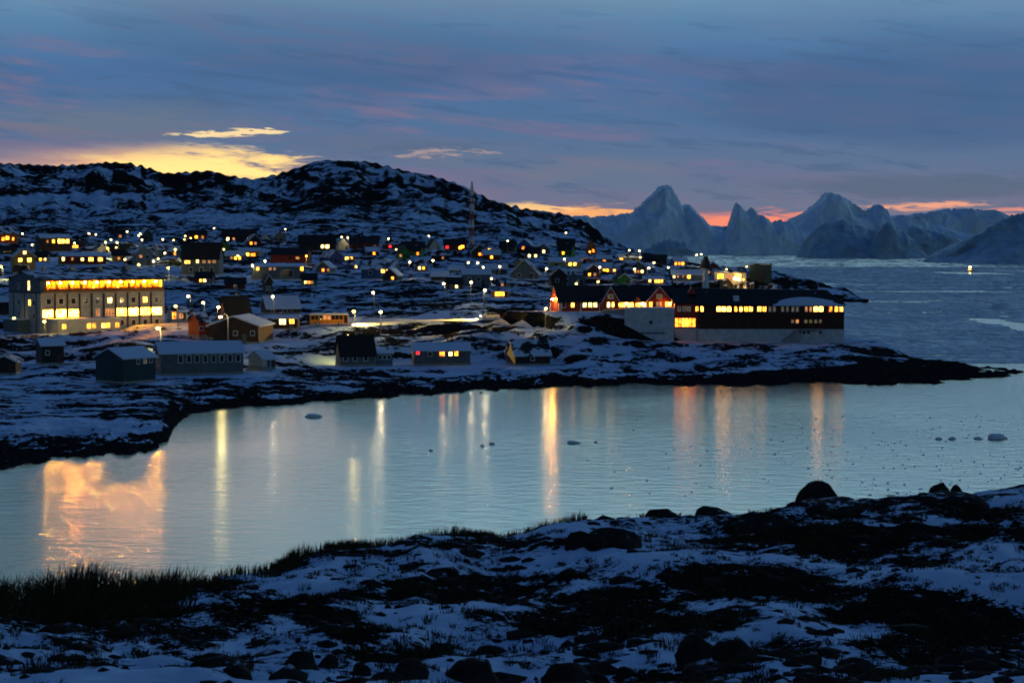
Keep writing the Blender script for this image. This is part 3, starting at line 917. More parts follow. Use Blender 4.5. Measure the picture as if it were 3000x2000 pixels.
# trim the hills so that the skyline runs where it does from the bay
fi = np.where(yg > 1000)[0][0]
for _ in range(4):
    cur = scr_y(YY[fi:], Zt[fi:]).min(0)
    dlt = cur - np.interp(qg, RG_PX, RG_PY)
    dlt = np.where(qg < 1790, dlt, 0)
    dlt = np.convolve(np.pad(dlt, 4, mode="edge"), np.ones(9) / 9, mode="valid")
    Zt[fi:] += np.clip(dlt, -60, 60)[None] * (YY[fi:] / F) * sstep(1050, 1500, YY[fi:])
padmask = np.zeros_like(Zt)
for (x_, y_, r_, z_) in PADS:
    ri = (yg > y_ - 2.2 * r_) & (yg < y_ + 2.2 * r_)
    if not ri.any():
        continue
    i0, i1 = np.where(ri)[0][[0, -1]]
    sl = slice(i0, i1 + 1)
    dd = np.hypot(XX[sl] - x_, YY[sl] - y_)
    mk = 1 - sstep(r_, 1.9 * r_, dd)
    Zt[sl] = Zt[sl] * (1 - mk) + (z_ - 0.05) * mk
    padmask[sl] = np.maximum(padmask[sl], mk)
nz = grid_nz(XX, YY, Zt)
cover = fbm(XX / 30, YY / 30, 3, 101)
coverS = fbm(U / 9, V / 4, 4, 111)
thr = np.where(YY > 950, 0.90, 0.93)
streak = ridged(U / 15, V / 4.0, 4, 131)
streakF = ridged((XX + YY * 0.3) / 55, YY / 24, 5, 141)
clump = fbm(XX / 5.0, YY / 6.0, 4, 151)
snow = 0.50 + (nz - thr) * np.where(YY > 950, 1.6, 2.6) + (cover - 0.5) * 0.55 + (coverS - 0.52) * 0.7 \
    - (1 - far) * sstep(0.60, 0.80, streak) * 0.34 - far * sstep(0.58, 0.80, streakF) * 0.35 + (clump - 0.5) * 0.3 \
    - far * sstep(0.62, 0.82, ridged(XX / 120 + YY / 300, Z0 / 7.0, 4, 161)) * 0.35 + far * (fbm(XX / 150, YY / 110, 3, 171) - 0.5) * 0.9
# wind-bared crown of the hill, bare tidal rock along the water
crown = sstep(60, 100, Zt) * sstep(700, 900, Q) * (1 - sstep(1450, 1560, Q)) * (YY > 1100)
snow += far * (0.12 + 0.09 * (1 - sstep(650, 900, Q))) - crown * 0.16 - 0.02
tide = (0.35 + 0.8 * fbm(XX / 14, YY / 14, 3, 121)) * np.interp(Q, [480, 640], [0.55, 1.0]) + 0.9 * sstep(1900, 2500, Q) * (YY < 500)
snow -= (1 - sstep(tide * 0.8, tide * 1.35, Zt)) * 1.2
snow += padmask * 0.22 + 0.35 * ((Q > 1590) & (Q < 1850) & (YY > 396) & (YY < 440))
me = grid_mesh("terrain", XX, YY, Zt, "land", keep=Zt > -1.5, snow=snow)
terr = tag(link("terrain", me), kind="structure")


def terrain_z(x, y):
    """height of the built terrain sheet"""
    q = 1500 + F * x / y
    j = np.clip(np.interp(q, qg, np.arange(NC)), 0, NC - 1.001)
    i = np.clip(np.interp(y, yg, np.arange(NR)), 0, NR - 1.001)
    i0, j0 = int(i), int(j)
    a, b = i - i0, j - j0
    return float((Zt[i0, j0] * (1 - b) + Zt[i0, j0 + 1] * b) * (1 - a) + (Zt[i0 + 1, j0] * (1 - b) + Zt[i0 + 1, j0 + 1] * b) * a)


def ribbon(name, pts, width, material, lift):
    vs = []; fs = []
    for i, p in enumerate(pts):
        a = pts[max(0, i - 1)]; b = pts[min(len(pts) - 1, i + 1)]
        d = (b - a); d.z = 0; d.normalize()
        s = Vector((d.y, -d.x, 0)) * (width / 2)
        for k in (-1, -0.33, 0.33, 1):
            q = p + s * k
            vs.append((q.x, q.y, max(terrain_z(q.x, q.y), p.z - 0.3) + lift))
    for i in range(len(pts) - 1):
        for k in range(3):
            a = i * 4 + k
            fs.append((a, a + 1, a + 5, a + 4))
    mb = MB().add(vs, fs)
    return tag(mb.build(name, material, None, True), kind="structure")


ribbon("road", ROAD, 9.5, "road_snow", 0.12)
ribbon("footpath", PATH, 2.2, "road_snow", 0.12)
ribbon("lane", LANE, 4.5, "road_snow", 0.12)

# ---------------------------------------------------------------- water
wy = np.concatenate([np.linspace(-200, 1000, 40), np.geomspace(1030, 16000, 30)])
wx = np.concatenate([-np.geomspace(16000, 300, 16), np.linspace(-250, 250, 12), np.geomspace(300, 16000, 16)])
WX, WY = np.meshgrid(wx, wy)
tag(link("water", grid_mesh("water", WX, WY, WX * 0, "sea_water")), kind="structure")

# ---------------------------------------------------------------- icebergs
def iceberg(name, label, Y, prof, depth, material, seed, power=2.1, flute=0.06):
    px = np.array([p[0] for p in prof], float); py = np.array([p[1] for p in prof], float)
    n_u = max(90, int((px[-1] - px[0]) / 3.0)); n_v = 56
    u = np.linspace(px[0], px[-1], n_u)
    jag = (ridged(u / 17.0, u * 0 + seed, 5, seed + 5) - 0.62) * 13.0
    top = np.maximum(z_at(np.interp(u, px, py) - jag, Y), 0.5)
    x = (u - 1500) / F * Y
    v = np.linspace(-1, 1, n_v)
    Xg, Vg = np.meshgrid(x, v)
    Tg = np.broadcast_to(top, Xg.shape)
    ends = np.minimum(1, np.minimum((Xg - x[0]), (x[-1] - Xg)) / (0.12 * (x[-1] - x[0])) + 0.25)
    # the crest wanders back and forth in depth so that the faces turn
    crest = (fbm(Xg / (depth * 0.9), Xg * 0 + seed, 3, seed) - 0.5) * 0.9
    Vv = np.where(Vg < crest, (Vg - crest) / (1 + crest), (Vg - crest) / (1 - crest))
    Yg = Y + Vg * depth * ends + (fbm(Xg / 60, Vg * 2, 3, seed + 3) - 0.5) * depth * 0.5
    shape = (1 - np.abs(Vv) ** power)
    gul = ridged(Xg / (depth * 0.35), Vg * 1.6, 4, seed + 7) - 0.55
    chunk = fbm(Xg / (depth * 0.5), Vg * 2.2, 4, seed + 9) - 0.5
    wgt = np.clip(np.abs(Vv) * (1 - np.abs(Vv)) * 4, 0, 1)
    Zg = Tg * shape * (1 + wgt * np.minimum(gul * flute * 7 + chunk * 0.4, 0.05)) - np.where(np.abs(Vv) > 0.97, 3, 0) - 1.5 * np.abs(Vv)
    Zg = np.maximum(Zg, -3)
    # the crest keeps the outline seen from the bay
    ob = link(name, grid_mesh(name, Xg, Yg, Zg, material))
    return tag(ob, label, "iceberg", "icebergs stranded beyond the town")


iceberg("iceberg", "huge pale iceberg with one tall blunt peak and long sloping shoulders", 3600,
        [(1480, 655), (1600, 640), (1702, 635), (1765, 633), (1839, 624), (1880, 598), (1906, 572), (1922, 556), (1930, 545), (1958, 546), (1969, 558), (1984, 584), (1995, 604), (2009, 598), (2020, 600), (2040, 620), (2063, 649), (2080, 664), (2121, 666), (2150, 680), (2190, 705), (2230, 738)], 190, "iceberg_ice", 3)
iceberg("iceberg", "jagged iceberg with a sharp split spire between the two big peaks", 3480,
        [(2085, 738), (2110, 700), (2130, 672), (2140, 645), (2149, 615), (2156, 595), (2167, 600), (2177, 612), (2187, 619), (2194, 612), (2201, 608), (2215, 615), (2222, 630), (2235, 636), (2264, 650), (2280, 647), (2290, 643), (2300, 652), (2340, 668), (2390, 700), (2420, 738)], 90, "iceberg_ice", 14)
iceberg("iceberg", "pale pyramid-shaped iceberg with a small side tooth", 3650,
        [(2250, 738), (2290, 665), (2304, 650), (2350, 624), (2390, 592), (2405, 570), (2415, 563), (2442, 568), (2477, 589), (2517, 618), (2530, 617), (2545, 609), (2568, 599), (2586, 609), (2597, 629), (2660, 633), (2740, 660), (2830, 690), (2900, 735)], 170, "iceberg_ice", 25)
iceberg("iceberg", "distant flat-topped iceberg with a low even crest", 5200,
        [(2560, 690), (2620, 640), (2655, 630), (2718, 621), (2769, 612), (2821, 613), (2850, 616), (2890, 612), (2936, 632), (2970, 645), (3060, 655), (3140, 690)], 160, "iceberg_ice", 36)
iceberg("iceberg", "dark rounded iceberg with a rough crest below the pyramid", 2900,
        [(2335, 750), (2350, 715), (2373, 680), (2390, 664), (2413, 652), (2432, 655), (2454, 646), (2480, 655), (2511, 661), (2540, 674), (2563, 672), (2578, 664), (2600, 690), (2640, 720), (2670, 752)], 95, "iceberg_dark", 47, 1.6)
iceberg("iceberg", "small blackish iceberg with a knobbly hump before the rounded one", 2820,
        [(2530, 752), (2548, 720), (2563, 680), (2577, 662), (2591, 652), (2604, 655), (2620, 668), (2640, 676), (2662, 690), (2690, 715), (2720, 752)], 60, "iceberg_dark", 58, 1.5)
iceberg("iceberg", "low dark iceberg sloping gently down beside the knobbly hump", 3000,
        [(2610, 745), (2630, 700), (2645, 672), (2660, 661), (2690, 668), (2729, 678), (2781, 685), (2830, 715), (2880, 748)], 80, "iceberg_dark", 69, 1.5)
iceberg("iceberg", "broad dark iceberg rising steadily past the edge of the view", 2300,
        [(2715, 764), (2760, 735), (2798, 712), (2825, 697), (2855, 678), (2885, 660), (2913, 643), (2950, 630), (3000, 618), (3080, 604), (3200, 600), (3330, 640), (3420, 750)], 130, "iceberg_dark", 70, 1.4)
iceberg("iceberg", "low dark iceberg lying in front of the tallest peak's shoulder", 3250,
        [(1880, 742), (1897, 726), (1937, 704), (1971, 698), (2006, 712), (2023, 728), (2040, 742)], 50, "iceberg_dark", 81, 1.7)

# brash ice floating on the open sea beyond the peninsula
rng = np.random.default_rng(5)
NF = 34000
Yf_ = np.exp(rng.uniform(math.log(430), math.log(3300), NF * 3))
qf_ = rng.uniform(1880, 3120, NF * 3)
xf_ = (qf_ - 1500) / F * Yf_
den = fbm(xf_ / 90, Yf_ / 260, 4, 201)
lanes = np.abs(fbm(xf_ / 900, Yf_ / 130, 3, 211) - 0.5)
okf = (base_z(qf_, Yf_) < -0.2) & (den > 0.24) & (lanes > np.where(Yf_ > 700, 0.020, 0.008))
okf &= ~((Yf_ > 1900) & (rng.random(len(Yf_)) > 0.10)) & ~((np.abs(Yf_ - 850) < 25) & (qf_ > 2540) & (qf_ < 2760) & (fbm(xf_ / 30, Yf_ / 14, 3, 221) > 0.46))
idx = np.where(okf)[0][:NF]
co = []; fc = []
K = 6
n_f = len(idx)
ang = np.linspace(0, 2 * math.pi, K, endpoint=False)[None] + rng.uniform(0, 6, (n_f, 1))
rad = (0.6 + 2.6 * rng.random((n_f, 1)) ** 3) * (Yf_[idx][:, None] / 700) ** 0.75 * rng.uniform(0.7, 1.3, (n_f, K))
hx = xf_[idx][:, None] + np.cos(ang) * rad * 1.5
hy = Yf_[idx][:, None] + np.sin(ang) * rad
hz = (0.10 + 0.25 * rng.random((n_f, 1)) ** 4) * (Yf_[idx][:, None] / 700) ** 0.5
topv = np.stack([hx, hy, np.broadcast_to(hz, hx.shape) * rng.uniform(0.6, 1.3, hx.shape)], -1)
botv = np.stack([hx * 1.0, hy, np.full(hx.shape, -0.1)], -1)
allv = np.concatenate([topv, botv], 1).reshape(-1, 3)
b0 = (np.arange(n_f) * 2 * K)[:, None]
side = [np.concatenate([b0 + i, b0 + K + i, b0 + K + (i + 1) % K], 1) for i in range(K)]
side += [np.concatenate([b0 + i, b0 + K + (i + 1) % K, b0 + (i + 1) % K], 1) for i in range(K)]
cap = [np.concatenate([b0, b0 + i, b0 + i + 1], 1) for i in range(1, K - 1)]
tag(link("brash_ice", tris_mesh("brash_ice", allv, np.concatenate(side + cap), "floe_ice")), "drifting brash ice covering the open sea beyond the peninsula", "ice", kind="stuff")


def ice_piece(label, px, py, wpx, hpx, seed, squash=0.6):
    Y = H * F / (py - 700)
    p = at(px, py, Y); p.z = 0
    wdt = wpx * Y / F / 2; hh_ = hpx * Y / F
    mb = MB().ball((0, 0, 0), 1, 1, 1, 16, 10)
    rr = random.Random(seed)
    out_v = []
    for (x, y, z) in mb.v:
        k = 1 + (float(fbm(np.array(x * 1.7 + seed), np.array(y * 1.7 + z * 2.1), 3, seed)) - 0.5) * 0.8
        out_v.append((x * wdt * k, y * wdt * squash * k, max(z, -0.3) * hh_ * (k if z > 0 else 1)))
    mb.v = out_v
    ob = mb.build("ice_chunk", "floe_ice", None, True)
    ob.location = p
    return tag(ob, label, "ice", "ice chunks floating in the bay")


ice_piece("flat oval ice chunk floating off the near shore houses", 918, 1222, 46, 11, 3)
ice_piece("biggest ice chunk in the bay, domed, near the peninsula tip", 2920, 1286, 58, 14, 5)
ice_piece("square little ice chunk trailing at the end of the chunk line", 2750, 1288, 20, 7, 7)
ice_piece("second little ice chunk from the trailing end of the line", 2790, 1288, 22, 7, 9)
ice_piece("pointed ice chunk just behind the domed one", 2864, 1287, 26, 6, 11)
ice_piece("thin ice chunk drifting beside the tall orange reflection", 1680, 1300, 42, 7, 13, 0.4)
ice_piece("tiny ice chunk beside the thin drifting one", 1745, 1297, 12, 5, 15)
ice_piece("pair-like small ice chunk in the pale yellow reflection", 1413, 1308, 14, 6, 17)
ice_piece("long small ice chunk just past the pale yellow reflection", 1442, 1303, 18, 6, 19)
ice_piece("lone tiny ice chunk in mid bay", 1262, 1322, 12, 5, 21)
ice_piece("distant grey ice growler beyond the peninsula", 2935, 907, 62, 20, 23)

# fine ice crumbs drifting in the right-hand water
NB = 650
qb = rng.uniform(1300, 3050, NB * 4); yb_ = 1215 + 240 * rng.random(NB * 4)
wgt = sstep(1500, 3000, qb) * (0.2 + fbm(qb / 160, yb_ / 16, 3, 301) ** 3 * 4)
kb = np.where(rng.random(NB * 4) < wgt * 0.55)[0][:NB]
Yb = H * F / (yb_[kb] - 700)
xb = (qb[kb] - 1500) / F * Yb
rb = 0.04 + 0.13 * rng.random(len(kb)) ** 3
vv = []; ff = []
for x_, y_, r_ in zip(xb, Yb, rb):
    k = len(vv)
    vv += [(x_ - r_ * 1.6, y_, -0.02), (x_ + r_ * 0.2, y_ - r_, -0.02), (x_ + r_ * 1.7, y_ + 0.1 * r_, -0.02), (x_, y_ + r_, -0.02), (x_ + 0.1 * r_, y_, r_ * 0.9)]
    ff += [(k, k + 1, k + 4), (k + 1, k + 2, k + 4), (k + 2, k + 3, k + 4), (k + 3, k, k + 4)]
tag(link("ice_crumbs", tris_mesh("ice_crumbs", vv, ff, "floe_ice")), "dark ice crumbs scattered on the bright bay water", "ice", kind="stuff")

# ---------------------------------------------------------------- houses
def add_window(parent, lx, ly, lz, ww, hh_, glow, near_, axis="front", name="window"):
    """a window proud of the wall; near ones have a frame with the pane as its sub-part"""
    def bx(mb, e, p0, p1):
        if axis == "front":
            return mb.box(lx - ww / 2 - e, lx + ww / 2 + e, ly - p1, ly - p0, lz - hh_ / 2 - e, lz + hh_ / 2 + e)
        return mb.box(ly - p1, ly - p0, lx - ww / 2 - e, lx + ww / 2 + e, lz - hh_ / 2 - e, lz + hh_ / 2 + e)
    if not near_:
        return bx(MB(), 0.0, -0.05, 0.06).build(name, glow, parent)
    f_ = bx(MB(), 0.12, -0.05, 0.05).build(name, "trim_white", parent)
    bx(MB(), 0.0, -0.02, 0.075).build("pane", glow, f_)
    if ww > 0.6:
        m2 = MB()
        if axis == "front":
            m2.box(lx - 0.07, lx + 0.07, ly - 0.10, ly - 0.06, lz - hh_ / 2, lz + hh_ / 2)
        else:
            m2.box(ly - 0.10, ly - 0.06, lx - 0.07, lx + 0.07, lz - hh_ / 2, lz + hh_ / 2)
        m2.build("mullion", "wall_brown", f_)
        if ww > 1.5:
            for k_ in (-0.25, 0.25):
                m3 = MB()
                xk = lx + k_ * ww
                if axis == "front":
                    m3.box(xk - 0.05, xk + 0.05, ly - 0.10, ly - 0.06, lz - hh_ / 2, lz + hh_ / 2)
                else:
                    m3.box(ly - 0.10, ly - 0.06, xk - 0.05, xk + 0.05, lz - hh_ / 2, lz + hh_ / 2)
                m3.build("mullion", "wall_brown", f_)
    return f_


def gable_roof(root, wd, d, he, hr, kind, roof, th=0.22, ov=0.45):
    half = (d if kind == "e" else wd) / 2
    sl = (hr - he) / half
    pf = [(-half - ov, he - sl * ov), (0, hr), (half + ov, he - sl * ov), (half + ov, he - sl * ov + th), (0, hr + th), (-half - ov, he - sl * ov + th)]
    L = (wd if kind == "e" else d) / 2 + 0.35
    return MB().prism(pf, -L, L, "x" if kind == "e" else "y").build("roof", roof, root)


def build_house(rec):
    (short, label, x0, x1, yt, ye, yb, kind, turn, wall, roof, wins), pos, yaw, wd, d, mpp, Yf = rec
    rel = R(turn)
    nm = "shed" if ("shed" in label or "hut" in label or "kiosk" in label) else ("barn" if "barn" in label else "house")
    root = empty(nm, pos, yaw)
    he = (yb - ye) * mpp; hr = (yb - yt) * mpp
    half = (d if kind == "e" else wd) / 2
    pf = [(-half, -1.6), (half, -1.6), (half, he), (0, hr - 0.02), (-half, he)]
    L = (wd if kind == "e" else d) / 2
    MB().prism(pf, -L, L, "x" if kind == "e" else "y").build("wall", wall, root)
    rf = gable_roof(root, wd, d, he, hr, kind, roof)
    fc = (x0 + x1) / 2 + d * math.sin(rel) / 2 / mpp
    near_ = Yf < 700
    for (wx_, wy_, ww_, wh_, glow) in wins:
        lx = (wx_ - fc) * mpp / math.cos(rel)
        lx = max(-wd / 2 + ww_ * mpp / 2 + 0.15, min(wd / 2 - ww_ * mpp / 2 - 0.15, lx))
        lz = (yb - wy_) * mpp
        if kind == "e" and lz + wh_ * mpp / 2 > he - 0.12:
            lz = he - 0.12 - wh_ * mpp / 2
        add_window(root, lx, -d / 2, max(lz, wh_ * mpp / 2 + 0.1), ww_ * mpp, wh_ * mpp, glow, near_ and glow != "wall_blue", name="door" if glow == "wall_blue" else "window")
    if glow_free(wins) and d > 3:
        # an unlit side window and a door on the front
        MB().box(wd * 0.18, wd * 0.18 + 0.9, -d / 2 - 0.06, -d / 2 + 0.05, 0.05, min(2.0, he * 0.85)).build("door", "wall_brown" if wall != "wall_brown" else "wall_grey", root)
    rr = random.Random(int(x0 * 7 + yb))
    if kind == "e" and nm == "house":
        cx_ = wd * rr.uniform(-0.3, 0.3)
        MB().box(cx_ - 0.3, cx_ + 0.3, -0.3 + 0.5, 0.3 + 0.5, hr - 0.9, hr + 0.75).build("chimney", "wall_concrete", rf)
    if near_ or wd > 9:
        MB().box(-wd / 2 - 0.06, wd / 2 + 0.06, -d / 2 - 0.06, d / 2 + 0.06, -1.7, 0.35).build("foundation", "wall_concrete", root)
        # white barge boards along the verges seen from the bay
        if kind == "g":
            s = 1
            for s in (-1, 1):
                q = wd / 2 + 0.45; sl = (hr - he) / (wd / 2)
                mb = MB().add([(0, -d / 2 - 0.40, hr + 0.05), (s * q, -d / 2 - 0.40, he - sl * 0.45 + 0.05), (s * q, -d / 2 - 0.40, he - sl * 0.45 + 0.32), (0, -d / 2 - 0.40, hr + 0.32),
                               (0, -d / 2 - 0.36, hr + 0.05), (s * q, -d / 2 - 0.36, he - sl * 0.45 + 0.05), (s * q, -d / 2 - 0.36, he - sl * 0.45 + 0.32), (0, -d / 2 - 0.36, hr + 0.32)],
                              [(0, 1, 2, 3), (7, 6, 5, 4), (0, 4, 5, 1), (1, 5, 6, 2), (2, 6, 7, 3), (3, 7, 4, 0)])
                mb.build("barge_board", "trim_white", rf)
    tag(root, label, nm, "houses of the town")
    return root


def glow_free(wins):
    return len(wins) < 3


for rec in PLACED:
    build_house(rec)

# ---------------------------------------------------------------- hotel
HW, HD = 31.8, 18.0
hm = HOTEL_Y / F
hotel = empty("hotel", (hotel_pt.x, hotel_pt.y, z_at(966, HOTEL_Y)), R(38))
tag(hotel, "long four-storey grey hotel with a glowing orange row of balconies under the roof", "hotel")
he_ = 12.0


def hx_(px):                    # photo x on the facade to metres along it
    return (px - 308) * hm / 0.903


body = MB()
body.box(-HW / 2, HW / 2, 0, HD, -3.0, 9.0)
body.build("wall", "hotel_wall", hotel)
up = MB().prism([(0, 9.0), (HD, 9.0), (HD, he_), (HD / 2, 13.8), (0, he_)], -HW / 2, -HW / 2 + 1.6, "x").build("end_wall", "wall_bluegrey", hotel)
MB().prism([(0, 9.0), (HD, 9.0), (HD, he_), (HD / 2, 13.8), (0, he_)], HW / 2 - 0.5, HW / 2, "x").build("end_wall", "wall_bluegrey", hotel)
MB().box(-HW / 2 + 1.6, HW / 2 - 0.5, 1.7, HD, 9.0, he_).build("balcony_wall", "hotel_wood", hotel)
MB().prism([(-0.9, 11.84), (HD / 2, 13.8), (HD + 0.6, 11.9), (HD + 0.6, 12.15), (HD / 2, 14.1), (-0.9, 12.10)], -HW / 2 - 0.5, HW / 2 + 0.5, "x").build("roof", "roof_part", hotel)
MB().box(-HW / 2, HW / 2, -0.55, 1.7, 8.75, 9.06).build("balcony_floor", "wall_concrete", hotel)
bayx = [hx_(152.5 + 34.5 * i) for i in range(10)]
bp = bayx[1] - bayx[0]
for i, bx_ in enumerate(bayx):
    MB().box(bx_ - bp / 2 + 0.08, bx_ + bp / 2 - 0.08, -0.55, -0.46, 9.06, 9.95).build("balcony_rail", "hotel_wood", hotel)
    if i:
        MB().box(bx_ - bp / 2 - 0.07, bx_ - bp / 2 + 0.07, -0.50, 1.7, 9.06, 11.75).build("balcony_divider", "hotel_wood", hotel)
    lit = i in (4, 6)
    dr = MB().box(bx_ - 0.95, bx_ + 0.15, 1.60, 1.72, 9.1, 11.2).build("balcony_door", "glow_amber" if lit else "glass_dark", hotel)
    lp = MB().box(bx_ + 0.10, bx_ + 0.40, 0.55, 0.85, 11.40, 11.62).build("ceiling_lamp", "dark_metal", hotel)
    MB().ball((bx_ + 0.25, 0.70, 11.27), 0.20, 0.20, 0.15).build("bulb", "bulb_balcony", lp, True)
    if i:
        MB().box(bx_ - bp / 2 - 0.16, bx_ - bp / 2 + 0.16, -0.22, 0.02, -1.0, 8.75).build("pilaster", "wall_black", hotel)
    g = {5: "glow_white", 8: "glow_warm", 9: "glow_faint"}.get(i, "glass_dark")
    add_window(hotel, bx_, 0, 6.95, 1.05, 1.25, g, True)
    MB().box(bx_ - 0.9, bx_ + 0.9, -0.10, -0.002, 5.45, 5.70).build("sill_band", "wall_concrete", hotel)
    g = ["glow_hotel", "glow_hotel", "glow_hotel", None, "glow_dim", "glow_dim", "glow_hotel_deep", "glow_hotel", "glow_hotel_deep", "glow_hotel"][i]
    if g:
        add_window(hotel, bx_ - (0.2 if i == 0 else 0), 0, 4.15, {4: 0.9}.get(i, bp - 0.75), 1.65, g, True)
    if i > 4:
        add_window(hotel, bx_, 0, 1.55, 1.0, 1.25, "glass_dark", True)
add_window(hotel, 6.3, -HW / 2, 10.6, 0.9, 2.1, "glow_white", True, "side")
add_window(hotel, 6.0, -HW / 2, 6.6, 1.1, 1.3, "glow_warm", True, "side")
add_window(hotel, 12.0, -HW / 2, 6.6, 1.1, 1.3, "glass_dark", True, "side")
MB().box(-HW / 2 - 0.5, HW / 2 + 0.5, -1.02, -0.88, 11.72, 12.16).build("fascia", "wall_black", hotel)
MB().box(-HW / 2 - 0.12, -HW / 2 + 0.02, -0.1, HD + 0.1, 8.80, 9.05).build("end_band", "wall_black", hotel)
for yy_ in (2.4, 9.0, 15.2):
    MB().box(-HW / 2 - 0.10, -HW / 2 + 0.02, yy_ - 0.14, yy_ + 0.14, -1.0, 8.8).build("end_joint", "wall_black", hotel)
for yy_, zz_ in ((12.5, 10.4), (3.6, 6.6), (3.6, 3.4), (12.0, 3.8)):
    add_window(hotel, yy_, -HW / 2, zz_, 1.0, 1.2, "glass_dark", True, "side")
for k in range(4):
    cx4 = -HW / 2 + 5 + k * 7.2
    MB().box(cx4 - 0.45, cx4 + 0.45, HD / 2 - 0.4, HD / 2 + 0.4, 13.5, 14.9).build("roof_vent", "wall_concrete", hotel)
# low wing in front of the facade
ax0, ax1 = hx_(146), hx_(322)
MB().box(ax0, ax1, -6.2, 0.05, -3.0, 2.75).build("front_wing", "wall_cream", hotel)
MB().box(ax0 - 0.3, ax1 + 0.3, -6.5, 0.0, 2.75, 3.05).build("front_wing_roof", "roof_snow", hotel)
for px_, g in ((152, "glow_amber"), (221, "glow_amber"), (235, "glow_orange"), (262, "glow_warm"), (275, "glow_amber"), (301, "glow_orange")):
    add_window(hotel, hx_(px_ + 6) + 0.4, -6.2, 1.35, 0.85, 1.05, g, True)
# lean-to against the end wall
MB().box(-HW / 2 - 3.2, -HW / 2, 6.0, 14.0, -3.0, 2.6).build("lean_to", "wall_grey", hotel)
MB().box(-HW / 2 - 3.4, -HW / 2 - 0.01, 5.8, 14.2, 2.6, 2.8).build("lean_to_roof", "roof_snow", hotel)

# ---------------------------------------------------------------- hospital
def wing_origin(px, py, Y):
    return at(px, py, Y)


# red gabled wing
am = 434.0 / F
A_rel = R(13)
wA = (1985 - 1640) * am / math.cos(A_rel); dA = 10.0
pA = at(1797, 912, 439.0)
wing = empty("gabled_wing", (pA.x, pA.y, z_at(912, 434)), -math.atan2(pA.x, pA.y) + A_rel)
tag(wing, "long red hospital wing with black roof, white-edged front gables and a lit end gable", "building")
eA = (912 - 882) * am; rA = (912 - 840) * am
MB().prism([(-dA / 2, -5), (dA / 2, -5), (dA / 2, eA), (0, rA - 0.02), (-dA / 2, eA)], -wA / 2, wA / 2, "x").build("wall", "wall_red", wing)
wroof = gable_roof(wing, wA, dA, eA, rA, "e", "roof_dark", 0.25, 0.5)
fcA = 1797 + dA * math.sin(A_rel) / 2 / am


def ax_(px):
    return (px - fcA) * am / math.cos(A_rel)


for gx, hw_ in ((1786, 25), (1929, 37)):
    hwm = hw_ * am; x0 = ax_(gx)
    topg = rA - 0.12
    pf = [(x0 - hwm, -5), (x0 + hwm, -5), (x0 + hwm, eA), (x0, topg), (x0 - hwm, eA)]
    g_ = MB().prism(pf, -dA / 2 - 0.9, 0.0, "y").build("front_gable", "wall_red", wing)
    sl = (topg - eA) / hwm; ov = 0.4
    MB().prism([(x0 - hwm - ov, eA - sl * ov), (x0, topg), (x0 + hwm + ov, eA - sl * ov), (x0 + hwm + ov, eA - sl * ov + 0.2), (x0, topg + 0.2), (x0 - hwm - ov, eA - sl * ov + 0.2)], -dA / 2 - 1.2, -0.5, "y").build("gable_roof", "roof_dark", g_)
    for s in (-1, 1):
        q = hwm + ov
        y_ = -dA / 2 - 1.24
        MB().add([(x0, y_, topg - 0.02), (x0 + s * q, y_, eA - sl * ov - 0.02), (x0 + s * q, y_, eA - sl * ov + 0.22), (x0, y_, topg + 0.22),
                  (x0, y_ + 0.05, topg - 0.02), (x0 + s * q, y_ + 0.05, eA - sl * ov - 0.02), (x0 + s * q, y_ + 0.05, eA - sl * ov + 0.22), (x0, y_ + 0.05, topg + 0.22)],
                 [(0, 1, 2, 3), (7, 6, 5, 4), (0, 4, 5, 1), (1, 5, 6, 2), (2, 6, 7, 3), (3, 7, 4, 0)]).build("barge_board", "trim_white", g_)
    add_window(wing, x0, -dA / 2 - 0.9, (912 - 868) * am, 1.1, 0.85, "glow_faint", True)
for (px_, w_, g, off) in ((1652, 9, "glass_dark", 0), (1678, 8, "glow_warm", 0), (1713, 9, "glow_white", 0), (1729, 10, "glow_white", 0), (1744, 9, "glow_white", 0), (1780, 7, "glow_white", .9), (1793, 6, "glow_warm", .9),
                          (1821, 17, "glow_warm", 0), (1848, 15, "glow_warm", 0), (1867, 9, "glow_orange", 0), (1887, 9, "glow_white", 0), (1904, 8, "glow_amber", .9), (1928, 14, "glow_dim", .9), (1952, 9, "glow_amber", .9), (1961, 6, "glow_orange", .9)):
    add_window(wing, ax_(px_), -dA / 2 - off, (912 - 892) * am, w_ * am, 1.05, g, True)
# small pediment over the entrance, corner boards and eaves lamps that wash the wall, one added to brighten the front gable
MB().prism([(ax_(1858), eA - 0.1), (ax_(1876), eA - 0.1), (ax_(1867), eA + 0.95)], -dA / 2 - 0.8, -dA / 2 + 0.4, "y").build("entrance_gable", "wall_orange", wing)
for px_, fy_ in ((1835, 0.0), (1876, 0.0), (1958, 0.9)):
    l_ = MB().box(ax_(px_) - 0.12, ax_(px_) + 0.12, -dA / 2 - fy_ - 0.5, -dA / 2 - fy_ - 0.02, eA - 0.5, eA - 0.38).build("wall_wash_lamp", "dark_metal", wing)
    MB().ball((ax_(px_), -dA / 2 - fy_ - 0.38, eA - 0.60), 0.13, 0.13, 0.10).build("bulb", "bulb_wall", l_, True)
l_ = MB().box(-wA / 2 - 0.7, -wA / 2 - 0.02, -0.12, 0.12, rA * 0.52, rA * 0.52 + 0.12).build("gable_lamp", "dark_metal", wing)
MB().ball((-wA / 2 - 0.55, 0, rA * 0.52 - 0.16), 0.2, 0.2, 0.17).build("bulb", "bulb_wall", l_, True)
for s in (-1, 1):
    MB().box(-wA / 2 - 0.06, -wA / 2 + 0.14, s * dA / 2 - 0.1, s * dA / 2 + 0.1, -3, eA).build("corner_board", "trim_white", wing)
